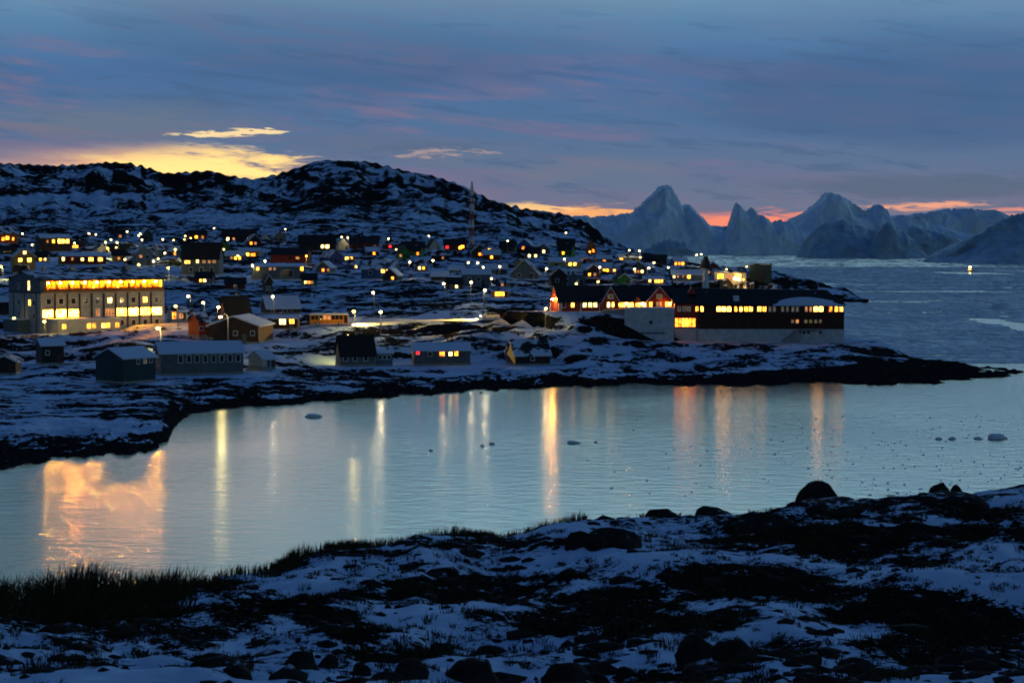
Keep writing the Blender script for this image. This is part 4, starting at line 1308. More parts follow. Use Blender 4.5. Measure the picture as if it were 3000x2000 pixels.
for px_ in (1645, 1702, 1756):
    MB().box(ax_(px_) - 0.12, ax_(px_) + 0.12, -dA / 2 - 0.06, -dA / 2 + 0.05, -3, eA - 0.2).build("corner_board", "trim_white", wing)
MB().box(ax_(1857) - 0.35, ax_(1857) + 0.35, -0.4, 0.4, rA - 0.6, rA + 0.7).build("chimney", "wall_concrete", wroof)

# white windowless block standing in front of the wing
bm = 424.0 / F
pB = at(1902, 996, 424.0)
blk = empty("white_block", (pB.x, pB.y, pB.z), R(-2))
tag(blk, "plain white windowless block in front of the red gabled wing", "building")
wB = 145 * bm; hB = (996 - 905) * bm
MB().box(-wB / 2, wB / 2, 0, 7.5, -2.5, hB).build("wall", "hospital_white", blk)
MB().box(-wB / 2 - 0.1, wB / 2 + 0.1, -0.1, 7.6, hB, hB + 0.22).build("roof", "roof_snow", blk)
MB().box(0.0, 0.7, -0.06, 0.03, hB * 0.52, hB * 0.52 + 0.75).build("vent", "dark_metal", blk)
MB().box(-2.2, 3.4, -0.07, 0.02, hB * 0.20, hB * 0.20 + 0.35).build("louvre", "wall_bluegrey", blk)
MB().prism([(-wB / 2, -2.5), (-wB / 2, hB - 0.05), (-wB / 2 - 4.4, hB - 0.25), (-wB / 2 - 7.2, hB - 1.6), (-wB / 2 - 8.0, -2.5)], 1.6, 5.5, "y").build("ramp_wall", "wall_concrete", blk)

# main block
mm_ = 428.0 / F
pM = at(2258, 1000, 428.0)
mainb = empty("hospital_block", (pM.x, pM.y, pM.z), R(-1.5))
tag(mainb, "long dark hospital block on a white base with a glowing window row", "hospital")


def mx_(px):
    return (px - 2258) * mm_


def mz_(py):
    return (1000 - py) * mm_


xl, xr = mx_(2046), mx_(2472)
DM = 15.0
MB().box(xl - 0.05, xr + 0.05, -0.08, DM, -3.5, mz_(964)).build("base", "hospital_white", mainb)
MB().box(xl, xr, 0, DM - 0.1, mz_(964), mz_(893)).build("wall", "hospital_dark", mainb)
MB().box(xl + 0.02, xr + 0.06, -0.05, 0.0 + 0.02, mz_(920), mz_(917)).build("string_course", "wall_brown", mainb)
zr0, zr1 = mz_(893), mz_(846)
rv = [(xl - 0.5, -0.7, zr0), (xr + 0.5, -0.7, zr0), (xr + 0.5, DM + 0.5, zr0), (xl - 0.5, DM + 0.5, zr0),
      (xl - 0.5, DM / 2 - 1.5, zr1), (xr - 3.2, DM / 2 - 1.5, zr1 - 0.4), (xr - 3.2, DM / 2 + 1.5, zr1 - 0.4), (xl - 0.5, DM / 2 + 1.5, zr1)]
mroof = MB().add(rv, [(3, 2, 1, 0), (0, 1, 5, 4), (1, 2, 6, 5), (2, 3, 7, 6), (3, 0, 4, 7), (4, 5, 6, 7)]).build("roof", "roof_dark", mainb)
# bowed snow-covered canopy over the end of the window row
arc = [(mx_(2262) + (mx_(2476) - mx_(2262)) * i / 16, zr0 + 0.02 + math.sin(math.pi * (i / 16) ** 0.85) * (893 - 874) * mm_) for i in range(17)]
va = [(x, -1.1, zr0 - 0.18 + 0.02 * (z - zr0)) for x, z in arc] + [(x, -0.75, zr0 + (z - zr0) * 0.25) for x, z in arc] + [(x, 1.2, z + 0.25) for x, z in arc] + [(x, 3.0, z + 0.22) for x, z in arc]
fa = []
for r_ in range(3):
    for i in range(16):
        a = r_ * 17 + i
        fa.append((a, a + 1, a + 18, a + 17))
MB().add(va, fa).build("bow_canopy", "roof_snow", mainb, True)
MB().box(mx_(2150), mx_(2166), 1.0, 2.6, zr0 + 0.6, zr0 + 2.0).build("roof_hatch", "roof_snow", mroof)
for (px_, w_, g) in ((2105, 13, "glow_ward"), (2120, 12, "glow_ward"), (2135, 13, "glow_ward"), (2155, 9, "glow_amber"), (2170, 10, "glow_warm"), (2185, 12, "glow_amber"), (2199, 12, "glow_warm"), (2224, 12, "glow_warm"), (2239, 11, "glow_amber"),
                     (2255, 8, "glow_faint"), (2268, 8, "glow_faint"), (2292, 8, "glow_faint"), (2306, 8, "glow_faint"), (2322, 8, "glow_faint"), (2335, 8, "glow_faint"), (2361, 8, "glow_dim"), (2374, 9, "glow_dim"),
                     (2389, 13, "glow_ward"), (2404, 13, "glow_ward"), (2432, 10, "glow_orange"), (2449, 10, "glow_amber"), (2463, 11, "glow_warm")):
    add_window(mainb, mx_(px_), 0.0, mz_(905), (w_ - 2.5) * mm_, 13.0 * mm_, g, True)
for (px_, g) in ((2130, "glass_dark"), (2159, "glass_dark"), (2191, "glass_dark"), (2224, "glass_dark"), (2322, "glow_faint"), (2335, "glow_dim"), (2360, "glow_faint"), (2374, "glow_faint"), (2389, "glow_faint"), (2403, "glow_faint")):
    add_window(mainb, mx_(px_), 0.0, mz_(941), 8 * mm_, 10 * mm_, g, False)
for px_ in (2328, 2342, 2355, 2368, 2403):
    add_window(mainb, mx_(px_), -0.08, mz_(974), 7 * mm_, 8 * mm_, "glass_dark", False)
# connecting part with the big lit window bay
xc0, xc1 = mx_(1977), mx_(2052)
MB().box(xc0, xc1 - 0.1, 0.4, DM - 2, -3.5, mz_(962)).build("link_base", "hospital_white", mainb)
MB().box(xc0, xc1 - 0.1, 0.6, DM - 2.2, mz_(962), mz_(890)).build("link_wall", "wall_red", mainb)
MB().prism([(0.0, mz_(890)), (DM / 2, mz_(850)), (DM - 1, mz_(890)), (DM - 1, mz_(890) + 0.25), (DM / 2, mz_(850) + 0.25), (0.0, mz_(890) + 0.25)], xc0 - 0.6, xc1, "x").build("link_roof", "roof_dark", mainb)
for px_ in (1988, 2008, 2028):
    add_window(mainb, mx_(px_), 0.6, mz_(945), 18 * mm_, 24 * mm_, "glow_orange" if px_ != 2008 else "glow_amber", True)
for (px_, g) in ((1990, "glow_faint"), (2005, "glow_faint"), (2018, "glow_faint"), (2043, "glow_amber"), (2053, "glow_warm")):
    add_window(mainb, min(mx_(px_), xc1 - 0.6), 0.6 if px_ < 2050 else 0.0, mz_(905), 8 * mm_, 13 * mm_, g, True) if px_ < 2050 else add_window(mainb, mx_(2056), 0.0, mz_(905), 7 * mm_, 14 * mm_, g, True)
# small dormer on the link roof
MB().prism([(mx_(2016), mz_(862)), (mx_(2042), mz_(862)), (mx_(2029), mz_(842))], 3.0, 8.0, "y").build("dormer", "wall_red", mainb)
# outside stair on the white base
for i in range(8):
    MB().box(mx_(2296) + i * 0.42, mx_(2296) + i * 0.42 + 0.42, -1.3, -0.09, -1.0, 0.5 + i * 0.30).build("step", "wall_concrete", mainb)
MB().box(mx_(2296) + 3.4, mx_(2296) + 8.6, -1.3, -0.09, 2.6, 2.85).build("landing", "wall_concrete", mainb)

# hospital chimney
pC = at(2067, 845, 446.0)
chz = z_at(985, 446)
ch = empty("chimney_stack", (pC.x, pC.y, chz))
tag(ch, "tall pale chimney stack with a black flared top behind the hospital roof", "chimney")
zt = z_at(750, 446) - chz; zm = z_at(786, 446) - chz
MB().tube((0, 0, -2), (0, 0, zm), 0.80, 0.70, 12).build("stack", "wall_white", ch, True)
MB().tube((0, 0, zm), (0, 0, zt - 1.1), 1.30, 0.95, 12).build("cap", "dark_metal", ch)
MB().tube((0, 0, zt - 1.1), (0, 0, zt), 0.72, 0.50, 12).build("flue", "dark_metal", ch)
MB().tube((0.75, 0, zm - 0.1), (0.75, 0, zm + 0.9), 0.12, 0.12, 8).build("side_flue", "dark_metal", ch)

# ---------------------------------------------------------------- dock on the headland
def dock_pos(px, py):
    Y = ground(px, py, 830)
    p = at(px, py, Y)
    return Vector((p.x, p.y, terrain_z(p.x, p.y))), Y / F


p, mp_ = dock_pos(2228, 830)
wh = tag(empty("warehouse", p, R(-6)), "teal flat-roofed warehouse at the dock on the far headland", "warehouse")
w2 = 64 * mp_
MB().box(-w2 / 2, w2 / 2, 0, 12, -3, 52 * mp_).build("wall", "wall_teal", wh)
MB().box(-w2 / 2 - 0.3, w2 / 2 + 0.3, -0.3, 12.3, 52 * mp_, 52 * mp_ + 0.5).build("roof", "roof_part", wh)
MB().box(-1.8, 1.8, -0.12, 0.05, 0.1, 4.2).build("door", "dark_metal", wh)
p, mp_ = dock_pos(2140, 832)
ds = tag(empty("dock_shed", p, R(4)), "low dock shed with a floodlit open front on the far headland", "shed")
w2 = 92 * mp_
MB().prism([(0, -3), (10, -3), (10, 4.0), (5, 5.6), (0, 4.0)], -w2 / 2, w2 / 2, "x").build("wall", "wall_cream", ds)
MB().prism([(-0.6, 3.85), (5, 5.65), (10.6, 3.85), (10.6, 4.15), (5, 5.95), (-0.6, 4.15)], -w2 / 2 - 0.4, w2 / 2 + 0.4, "x").build("roof", "roof_part", ds)
for k, g in ((-0.32, "glow_amber"), (-0.05, "glow_dim"), (0.24, "glow_warm")):
    MB().box(k * w2 - 1.3, k * w2 + 1.3, -0.10, 0.05, 0.2, 3.2).build("gate", g, ds)

# ---------------------------------------------------------------- lamps
def lamp_proto(hgt, bulb, rad, watt, colr):
    root = empty("street_lamp", (0, 0, 0))
    MB().tube((0, 0, -0.8), (0, 0, hgt), 0.10, 0.06, 6).build("pole", "pole_metal", root)
    MB().tube((0, 0, hgt - 0.03), (0.0, -0.8, hgt + 0.18), 0.05, 0.04, 5).build("arm", "pole_metal", root)
    hd = MB().box(-0.18, 0.18, -1.25, -0.65, hgt + 0.12, hgt + 0.26).build("lamp_head", "pole_metal", root)
    MB().ball((0, -0.95, hgt - rad * 0.75 + 0.1), rad, rad, rad * 0.8, 10, 7).build("bulb", bulb, hd, True)
    ld = bpy.data.lights.new("lamp_light", "POINT")
    ld.energy = watt; ld.color = colr; ld.shadow_soft_size = 0.08
    link("lamp_light", ld, root, (0, -0.95, hgt - rad * 1.7))
    return root


LAMPS = [  # head in the photo x, y, kind
    (68, 688, "w"), (98, 713, "w"), (219, 710, "w"), (264, 687, "w"), (282, 690, "w"), (327, 699, "w"), (347, 712, "w"), (342, 728, "s"), (320, 731, "y"), (311, 716, "y"),
    (376, 687, "w"), (414, 686, "w"), (408, 694, "w"), (415, 711, "w"), (370, 750, "s"), (480, 705, "w"), (509, 709, "s"), (481, 732, "w"), (514, 737, "y"), (452, 760, "w"),
    (625, 664, "w"), (546, 691, "s"), (539, 701, "s"), (561, 694, "s"), (669, 700, "w"), (557, 857, "w"), (599, 866, "w"), (638, 897, "w"), (520, 899, "s"), (43, 897, "d"), (131, 943, "d"),
    (837, 680, "w"), (777, 758, "w"), (744, 771, "s"), (975, 687, "w"), (1021, 696, "w"), (1138, 702, "w"), (1131, 756, "s"), (1096, 858, "w"), (1115, 914, "w"), (801, 863, "w"),
    (1040, 930, "p"), (1017, 981, "s"), (897, 752, "a"), (1258, 694, "w"), (1487, 711, "w"), (1658, 691, "w"), (1198, 768, "w"), (1267, 762, "w"), (1374, 769, "w"), (1396, 770, "w"), (1419, 777, "w"),
    (1465, 775, "w"), (1599, 783, "w"), (1656, 757, "w"), (1440, 813, "s"), (1305, 828, "w"), (1379, 835, "w"), (1418, 849, "w"), (1598, 900, "s"), (1841, 731, "w"), (1874, 745, "w"), (1874, 758, "s"),
    (1957, 755, "w"), (2040, 754, "w"), (2054, 754, "w"), (1913, 775, "w"), (1897, 786, "w"), (1757, 787, "w"), (1857, 794, "w"), (1692, 827, "s"), (1750, 828, "s"), (2127, 788, "s"), (2184, 788, "s"),
    (2150, 818, "f"), (2165, 822, "f"), (2178, 818, "a"), (38, 678, "a"), (1164, 731, "s"), (465, 745, "s"), (700, 745, "s"), (1730, 742, "a"), (1803, 790, "a"), (1000, 690, "w"),
    (8, 782, "y"), (410, 772, "y"), (495, 778, "y"), (985, 1012, "d"), (470, 965, "y"),
]
KIND = {"w": ("bulb_white", 0.33, 6.0, 300, (1.0, 0.80, 0.42)), "s": ("bulb_street", 0.30, 5.0, 320, (1.0, 0.74, 0.30)), "y": ("bulb_yellow", 0.36, 4.5, 1500, (1.0, 0.78, 0.22)),
        "a": ("bulb_amber", 0.36, 4.0, 900, (1.0, 0.36, 0.06)), "r": ("bulb_red", 0.26, 3.5, 120, (1.0, 0.04, 0.04)), "f": ("bulb_flood", 0.55, 7.0, 800, (1.0, 0.74, 0.30)), "d": ("bulb_soft", 0.32, 3.4, 450, (1.0, 0.80, 0.16)),
        "p": ("bulb_yellow", 0.36, 5.0, 1100, (1.0, 0.74, 0.24))}  # p: lamp added beside the bus to brighten the snow slope
WORD = {"w": "white street lamp", "s": "cream street lamp", "y": "yellow street lamp", "a": "amber lamp post", "r": "small red lamp post", "f": "floodlight mast", "d": "short yellow lamp post", "p": "added golden lamp post"}
protos = {}
ANCH = [(r_[0][0], r_[1]) for r_ in PLACED[:62]] + [("the hotel", Vector(hotel.location) + Vector((0, 8, 0))), ("the red gabled hospital wing", Vector(wing.location)), ("the hospital block", Vector(mainb.location) + Vector((0, 8, 0))), ("the teal dock warehouse", Vector(wh.location)), ("the floodlit dock shed", Vector(ds.location))]
seen = {}
ORD = ["", "second ", "third ", "fourth ", "fifth ", "sixth "]
for (px, py, k) in LAMPS:
    bulb, rad, hgt, watt, colr = KIND[k]
    if k in protos:
        ob = copy_tree(protos[k])
    else:
        ob = protos[k] = lamp_proto(hgt, bulb, rad, watt, colr)
    Y = {(131, 943): 431.0, (43, 897): 448.0, (1040, 930): 428.0}.get((px, py)) or foot(px, py, hgt)
    p = at(px, py, Y)
    q = 1500 + F * p.x / Y
    # keep posts out of the houses
    for (_, pos), rec in zip(ANCH, PLACED):
        dx, dy = p.x - pos.x, p.y - pos.y
        rr = 0.5 * max(rec[3], rec[4]) + 0.6
        if abs(dx) < rec[3] / 2 + 0.4 and abs(dy) < rec[4] / 2 + 0.8:
            Y = pos.y - rec[4] / 2 - 1.4
            p = at(px, py, Y)
    ob.location = (p.x, p.y, max(terrain_z(p.x, p.y), 0.2))
    ob.rotation_euler = (0, 0, random.uniform(-0.5, 0.5))
    a_name, a_pos = min(ANCH, key=lambda a: (a[1] - p).length)
    d_ = p - a_pos
    rel_ = "uphill of" if d_.y > abs(d_.x) * 0.8 else ("downhill of" if -d_.y > abs(d_.x) * 0.8 else ("to the seaward of" if d_.x > 0 else "to the inland of"))
    rel_ = rel_.replace("to the seaward of", "on the seaward side of").replace("to the inland of", "on the inland side of")
    key = (WORD[k], rel_, a_name)
    c = seen.get(key, 0); seen[key] = c + 1
    tag(ob, f"{ORD[min(c, 5)]}{WORD[k]} {rel_} {a_name}", "street lamp", "street lamps of the town")

# the near curved lamp beside the rust-red barn
Yc_ = 374.0
pL = at(668, 925, Yc_)
zL = terrain_z(pL.x, pL.y)
LH = pL.z - zL - 0.4
cl = tag(empty("street_lamp", (pL.x, pL.y, zL)), "bent-neck street lamp glowing yellow before the wide low brown building", "street lamp", "street lamps of the town")
mb = MB()
prev = Vector((0, 0, -0.8))
path = [Vector((0, 0, LH))] + [Vector((-0.75 + 0.75 * math.cos(a), 0, LH + 0.75 * math.sin(a))) for a in (0.5, 1.0, 1.5, 2.1, 2.6)]
for q in path:
    mb.tube(prev, q, 0.08, 0.07, 6); prev = q
mb.build("pole", "mast_white", cl)
hd = MB().ball((-1.45, 0, LH + 0.35), 0.34, 0.2, 0.12, 8, 6).build("lamp_head", "pole_metal", cl, True)
MB().ball((-1.45, 0, LH + 0.2), 0.30, 0.26, 0.2, 10, 7).build("bulb", "bulb_flood", hd, True)
ld = bpy.data.lights.new("lamp_light", "POINT")
ld.energy = 600; ld.color = (1.0, 0.80, 0.25); ld.shadow_soft_size = 0.1
link("lamp_light", ld, cl, (-1.45, -0.1, LH - 0.1))

# ---------------------------------------------------------------- mast and poles
Ym = ground(1383, 742, 600)
pm = at(1383, 742, Ym)
mz0 = terrain_z(pm.x, pm.y)
mast = tag(empty("radio_mast", (pm.x, pm.y, mz0), R(20)), "tall red and white lattice radio mast rising above the town", "mast")
mh = z_at(532, Ym) - mz0
secs = 8
for i in range(secs):
    z0, z1 = mh * 0.92 * i / secs, mh * 0.92 * (i + 1) / secs
    r0 = 1.25 - 0.55 * i / secs; r1 = 1.25 - 0.55 * (i + 1) / secs
    mb = MB()
    cs = [(math.cos(a), math.sin(a)) for a in (0.5, 0.5 + 2.094, 0.5 + 4.188)]
    for (cx_, cy_) in cs:
        mb.tube((cx_ * r0, cy_ * r0, z0 - (1.0 if i == 0 else 0)), (cx_ * r1, cy_ * r1, z1), 0.26, 0.25, 5)
    for k in range(4):
        t0, t1 = k / 4, (k + 1) / 4
        for j in range(3):
            a, b = cs[j], cs[(j + 1) % 3]
            ra, rb_ = r0 + (r1 - r0) * t0, r0 + (r1 - r0) * t1
            za, zb_ = z0 + (z1 - z0) * t0, z0 + (z1 - z0) * t1
            mb.tube((a[0] * ra, a[1] * ra, za), (b[0] * rb_, b[1] * rb_, zb_), 0.12, 0.12, 4)
    mb.build("lattice_section", "mast_red" if i % 2 == 0 else "mast_white", mast)
MB().tube((0, 0, mh * 0.92), (0, 0, mh), 0.5, 0.4, 6).build("antenna", "mast_white", mast)
for k in range(3):
    MB().box(-0.9, 0.9, -0.75 - 0.1, -0.55, mh * (0.62 + 0.1 * k), mh * (0.62 + 0.1 * k) + 1.6).build("dish_panel", "mast_white", mast)


def pole(label, px, ytop, ybase, r=0.12, y0=330):
    Y = ground(px, ybase, y0)
    p = at(px, ybase, Y)
    z0 = terrain_z(p.x, p.y)
    h = z_at(ytop, Y) - z0
    root = tag(empty("utility_pole", (p.x, p.y, z0)), label, "pole", "poles of the town")
    MB().tube((0, 0, -1), (0, 0, h), r, r * 0.7, 6).build("post", "wall_brown", root)
    MB().box(-0.8, 0.8, -0.06, 0.06, h - 0.6, h - 0.48).build("crossarm", "wall_brown", root)


pole("very tall thin pole standing by the orange-lit house", 57, 622, 722, 0.16)
pole("thin pole on the roadside behind the rust-red barn", 566, 868, 940, 0.10)
pole("short thin pole on the dark slope below the seaward lamps", 1100, 862, 900, 0.10)
pole("thin pole standing on the snowbank before the red gabled wing", 1692, 892, 930, 0.10, 380)
pole("dark pole at the corner of the hotel's far end", 486, 850, 935, 0.12)

# ---------------------------------------------------------------- bus and car on the road
def wheel(parent, x, y, r, wdt):
    w_ = MB().tube((x, y - wdt / 2, r), (x, y + wdt / 2, r), r, r, 16).build("wheel", "rubber", parent)
    MB().tube((x, y - wdt / 2 - 0.03, r), (x, y - wdt / 2 + 0.02, r), r * 0.55, r * 0.55, 12).build("rim", "car_silver", w_)


Yb = 436.0
pb = at(964, 951, Yb)
bm_ = Yb / F
bz = terrain_z(pb.x, pb.y) + 0.15
bus = tag(empty("bus", (pb.x, pb.y, bz), -math.atan2(pb.x, pb.y) + R(4)), "orange and cream bus parked on the snowy road", "bus")
bl = 112 * bm_; bh = 33 * bm_ + 0.15; bd = 2.5
pf = [(-bl / 2 + 0.05, 0.35), (bl / 2 - 0.05, 0.35), (bl / 2, 0.6), (bl / 2, 1.25), (-bl / 2, 1.25), (-bl / 2, 0.6)]
MB().prism(pf, -bd / 2, bd / 2, "y").build("lower_body", "bus_orange", bus)
MB().box(-bl / 2 + 0.02, bl / 2 - 0.02, -bd / 2 + 0.04, bd / 2 - 0.04, 1.25, bh - 0.35).build("cabin", "bus_orange", bus)
MB().prism([(-bl / 2 + 0.02, bh - 0.35), (bl / 2 - 0.02, bh - 0.35), (bl / 2 - 0.12, bh - 0.05), (bl / 2 - 0.4, bh), (-bl / 2 + 0.4, bh), (-bl / 2 + 0.12, bh - 0.05)], -bd / 2 - 0.02, bd / 2 + 0.02, "y").build("roof", "trim_white", bus)
nw = 8
for i in range(nw):
    a = -bl / 2 + 0.25 + i * (bl - 1.4) / nw
    MB().box(a, a + (bl - 1.4) / nw - 0.14, -bd / 2 - 0.01, -bd / 2 + 0.06, 1.32, bh - 0.45).build("window", "glow_dim" if i in (3, 4) else "glass_dark", bus)
MB().box(bl / 2 - 1.05, bl / 2 - 0.25, -bd / 2 - 0.01, -bd / 2 + 0.06, 0.5, bh - 0.45).build("door", "glass_dark", bus)
MB().box(bl / 2 - 0.04, bl / 2 + 0.03, -bd / 2 + 0.2, bd / 2 - 0.2, 1.3, bh - 0.45).build("windscreen", "glass_dark", bus)
MB().box(bl / 2 - 0.02, bl / 2 + 0.05, -bd / 2 - 0.02, -bd / 2 + 0.12, 0.5, bh - 0.3).build("front_pillar", "trim_white", bus)
for x in (-bl / 2 + 1.7, bl / 2 - 1.9):
    for y in (-bd / 2 + 0.12, bd / 2 - 0.12):
        wheel(bus, x, y, 0.46, 0.28)
for y in (-0.85, 0.85):
    MB().box(bl / 2 - 0.02, bl / 2 + 0.06, y - 0.13, y + 0.13, 0.65, 0.85).build("headlight", "glow_white", bus)

pc_ = ROAD[-1].lerp(ROAD[-1], 0)
Yk = ground(1436, 936, 425)
pk = at(1436, 936, Yk)
car = tag(empty("car", (pk.x, pk.y, terrain_z(pk.x, pk.y) + 0.15), -math.atan2(pk.x, pk.y) + R(2)), "silver car with headlights on driving along the snowy road", "car")
prof = [(-2.2, 0.3), (2.15, 0.3), (2.25, 0.75), (2.1, 0.92), (1.25, 0.98), (0.65, 1.46), (-0.95, 1.48), (-1.75, 1.0), (-2.2, 0.9)]
prof = [(-s, z) for s, z in prof][::-1]
cb = MB().prism([(s, z) for s, z in prof], -0.86, 0.86, "y").build("body", "car_silver", car)
MB().prism([(0.85, 1.40), (1.5, 1.02), (0.05, 1.00), (0.05, 1.40)], -0.885, -0.83, "y").build("window", "glass_dark", car)
MB().prism([(-0.05, 1.40), (-0.05, 1.00), (-1.1, 1.00), (-0.62, 1.40)], -0.885, -0.83, "y").build("window", "glass_dark", car)
for x in (-1.35, 1.35):
    for y in (-0.78, 0.78):
        wheel(car, x, y, 0.32, 0.2)
for y in (-0.6, 0.6):
    MB().box(-2.30, -2.22, y - 0.16, y + 0.16, 0.58, 0.76).build("headlight", "headlight_glow", car)
    MB().box(2.18, 2.24, y - 0.15, y + 0.15, 0.72, 0.86).build("tail_light", "glow_red", car)
sd = bpy.data.lights.new("headlight_slope_beam", "SPOT")
sd.energy = 80000; sd.spot_size = R(110); sd.spot_blend = 0.7; sd.color = (1.0, 0.62, 0.12); sd.shadow_soft_size = 0.15
so = link("headlight_slope_beam", sd, car, (-2.45, -0.6, 0.9))
so.rotation_euler = (R(85), 0, R(118))
so2 = link("headlight_slope_beam", sd, bus, (bl / 2 + 0.2, -0.8, 1.0))
so2.rotation_euler = (R(85), 0, R(-118))  # both beams turned downslope, added to brighten the snow below the road

# ---------------------------------------------------------------- boat on the open sea
Yo = H * F / (797 - 700)
po = at(2845, 797, Yo)
boat = tag(empty("boat", (po.x, po.y, 0), R(-15)), "small motor boat with a bright lamp far out among the ice", "boat")
hull = [(-5.5, 0, 1.0), (-5.5, 1.4, 1.0), (0, 1.7, 1.1), (4, 1.0, 1.3), (6, 0, 1.6), (4, -1.0, 1.3), (0, -1.7, 1.1), (-5.5, -1.4, 1.0)]
low_ = [(-5.2, 0, -0.3), (-5.2, 1.0, -0.3), (0, 1.2, -0.3), (3.5, 0.6, -0.3), (5.2, 0, -0.3), (3.5, -0.6, -0.3), (0, -1.2, -0.3), (-5.2, -1.0, -0.3)]
MB().add(hull + low_, [tuple(range(8)), tuple(range(15, 7, -1))] + [(i, i + 8, (i + 1) % 8 + 8, (i + 1) % 8) for i in range(8)]).build("hull", "boat_hull", boat)
MB().box(-2.4, 1.2, -1.0, 1.0, 1.05, 3.0).build("cabin", "boat_hull", boat)
for k in (-1.7, -0.4):
    MB().box(k - 0.4, k + 0.4, -1.06, -0.98, 1.9, 2.6).build("window", "glow_warm", boat)
ms = MB().tube((-0.8, 0, 3.0), (-0.8, 0, 5.0), 0.07, 0.05, 6).build("mast", "pole_metal", boat)
MB().ball((-0.8, 0, 4.2), 0.75, 0.75, 0.45, 10, 7).build("bulb", "bulb_flood", ms, True)

# ---------------------------------------------------------------- foreground slope
FR_PX = [-900, -300, 0, 300, 550, 640, 800, 880, 960, 1150, 1230, 1330, 1470, 1510, 1600, 1700, 1850, 1980, 2060, 2150, 2330, 2470, 2600, 2700, 2850, 3000, 3300, 3900]
FR_PY = [1770, 1745, 1742, 1738, 1722, 1685, 1664, 1634, 1618, 1602, 1574, 1568, 1580, 1572, 1548, 1526, 1528, 1526, 1518, 1512, 1496, 1494, 1466, 1450, 1446, 1422, 1400, 1390]


def fore_base(q, Y):
    yr = np.interp(q, FR_PX, FR_PY)
    Yr = np.interp(q, [-900, 0, 550, 1300, 2000, 3000, 3900], [14, 15.5, 17, 22, 27, 35, 40])
    zr = z_at(yr, Yr); z10 = z_at(2000.0, 10.0)
    t = (Y - 10) / (Yr - 10)
    z = z10 + (zr - z10) * t
    z = np.where(Y < 10, z10 + (10 - Y) * 0.085, z)
    past = np.maximum(Y - Yr, 0)
    return z - past * 0.62 * (1 - np.exp(-past / 3.0)) - past * 0.12


NCf, NRf = 840, 400
qf = np.linspace(-700, 3700, NCf)
yf = np.concatenate([np.geomspace(3.2, 44, int(NRf * 0.93)), np.geomspace(45, 130, NRf - int(NRf * 0.93))])
Qf, Yg = np.meshgrid(qf, yf)
Xf = (Qf - 1500) / F * Yg
Zf = fore_base(Qf, Yg)
fade = 1 - sstep(30, 60, Yg)
hum = fbm(Xf / 1.5, Yg / 1.9, 4, 401)
hum2 = fbm(Xf / 0.42, Yg / 0.5, 3, 411)
swell = fbm(Xf / 5.0, Yg / 6.0, 3, 421)
rocky = sstep(1500, 2500, Qf) * sstep(13, 22, Yg)
ledge = ridged(Xf / 3.4 + Yg / 9, Yg / 2.6 - Xf / 8, 4, 431)
edge = 1 - 0.80 * np.exp(-((Yg - np.interp(Qf, [-900, 0, 550, 1300, 2000, 3000, 3900], [14, 15.5, 17, 22, 27, 35, 40])) / 2.0) ** 2)
relief = edge * ((hum - 0.5) * 0.42 + (swell - 0.5) * 0.45 + rocky * (ledge - 0.6) * 0.65) + (hum2 - 0.5) * 0.12
Zf = np.maximum(Zf + relief * fade * sstep(3, 8, Yg), -5.0)


def fore_at(px, py):
    """the point of the foreground slope seen at a photo pixel"""
    ys = np.arange(5.0, 45.0, 0.1)
    sx, sz = slopes(px, py)
    q = 1500 + F * sx
    zl = H + sz * ys
    zz = fore_base(np.full_like(ys, q), ys)
    k = np.where(zl <= zz)[0]
    Y = float(ys[k[0]]) if len(k) else 20.0
    return Vector((sx * Y, Y, float(fore_z(sx * Y, Y)))), Y


def fore_z(x, y):
    q = 1500 + F * x / y
    j = np.clip(np.interp(q, qf, np.arange(NCf)), 0, NCf - 1.001)
    i = np.clip(np.interp(y, yf, np.arange(NRf)), 0, NRf - 1.001)
    i0, j0 = np.floor(i).astype(int), np.floor(j).astype(int)
    a, b = i - i0, j - j0
    return (Zf[i0, j0] * (1 - b) + Zf[i0, j0 + 1] * b) * (1 - a) + (Zf[i0 + 1, j0] * (1 - b) + Zf[i0 + 1, j0 + 1] * b) * a


# heath shows through the snow in these patches (photo px, py, half sizes)
HEATH = [(250, 1815, 330, 85), (520, 1850, 170, 70), (830, 1755, 190, 36), (640, 1720, 150, 26), (1310, 1722, 240, 48), (1120, 1745, 140, 34), (1800, 1775, 250, 66), (1690, 1815, 160, 40), (2200, 1700, 250, 50), (2420, 1735, 170, 30),
         (2730, 1770, 270, 62), (2560, 1560, 260, 26), (2250, 1560, 120, 42), (2480, 1600, 240, 34), (2880, 1560, 160, 26), (1500, 1590, 170, 13), (1050, 1620, 190, 18), (2700, 1880, 190, 60), (2900, 1830, 150, 50), (1040, 1855, 90, 30),
         (380, 1830, 140, 60), (700, 1800, 160, 46), (950, 1810, 120, 30), (2060, 1820, 120, 36), (2350, 1900, 100, 30), (1320, 1590, 170, 15), (620, 1960, 120, 20), (300, 1945, 120, 16), (1150, 1915, 110, 22), (1560, 1935, 110, 20), (1900, 1985, 120, 14), (2220, 1930, 90, 20), (2560, 1985, 140, 22), (60, 1960, 90, 14), (1450, 1800, 120, 16), (2080, 1750, 160, 14), (2650, 1650, 140, 10), (1650, 1690, 140, 10)]
sy_ = 1000 - F * (Yg * ST + (Zf - H) * CT) / (Yg * CT - (Zf - H) * ST)
patch = np.zeros_like(Zf)
wob1 = (fbm(Xf / 0.8, Yg / 1.0, 4, 441) - 0.5) * 1.5
for (hx0, hy0, rx, ry) in HEATH:
    dd = np.sqrt(((Qf - hx0) / rx) ** 2 + ((sy_ - hy0) / ry) ** 2)
    patch = np.maximum(patch, 1 - sstep(0.6, 1.35, dd + wob1))
nzf = grid_nz(Xf, Yg, Zf)
spots = fbm(Xf / 0.8, Yg / 1.1, 3, 451)
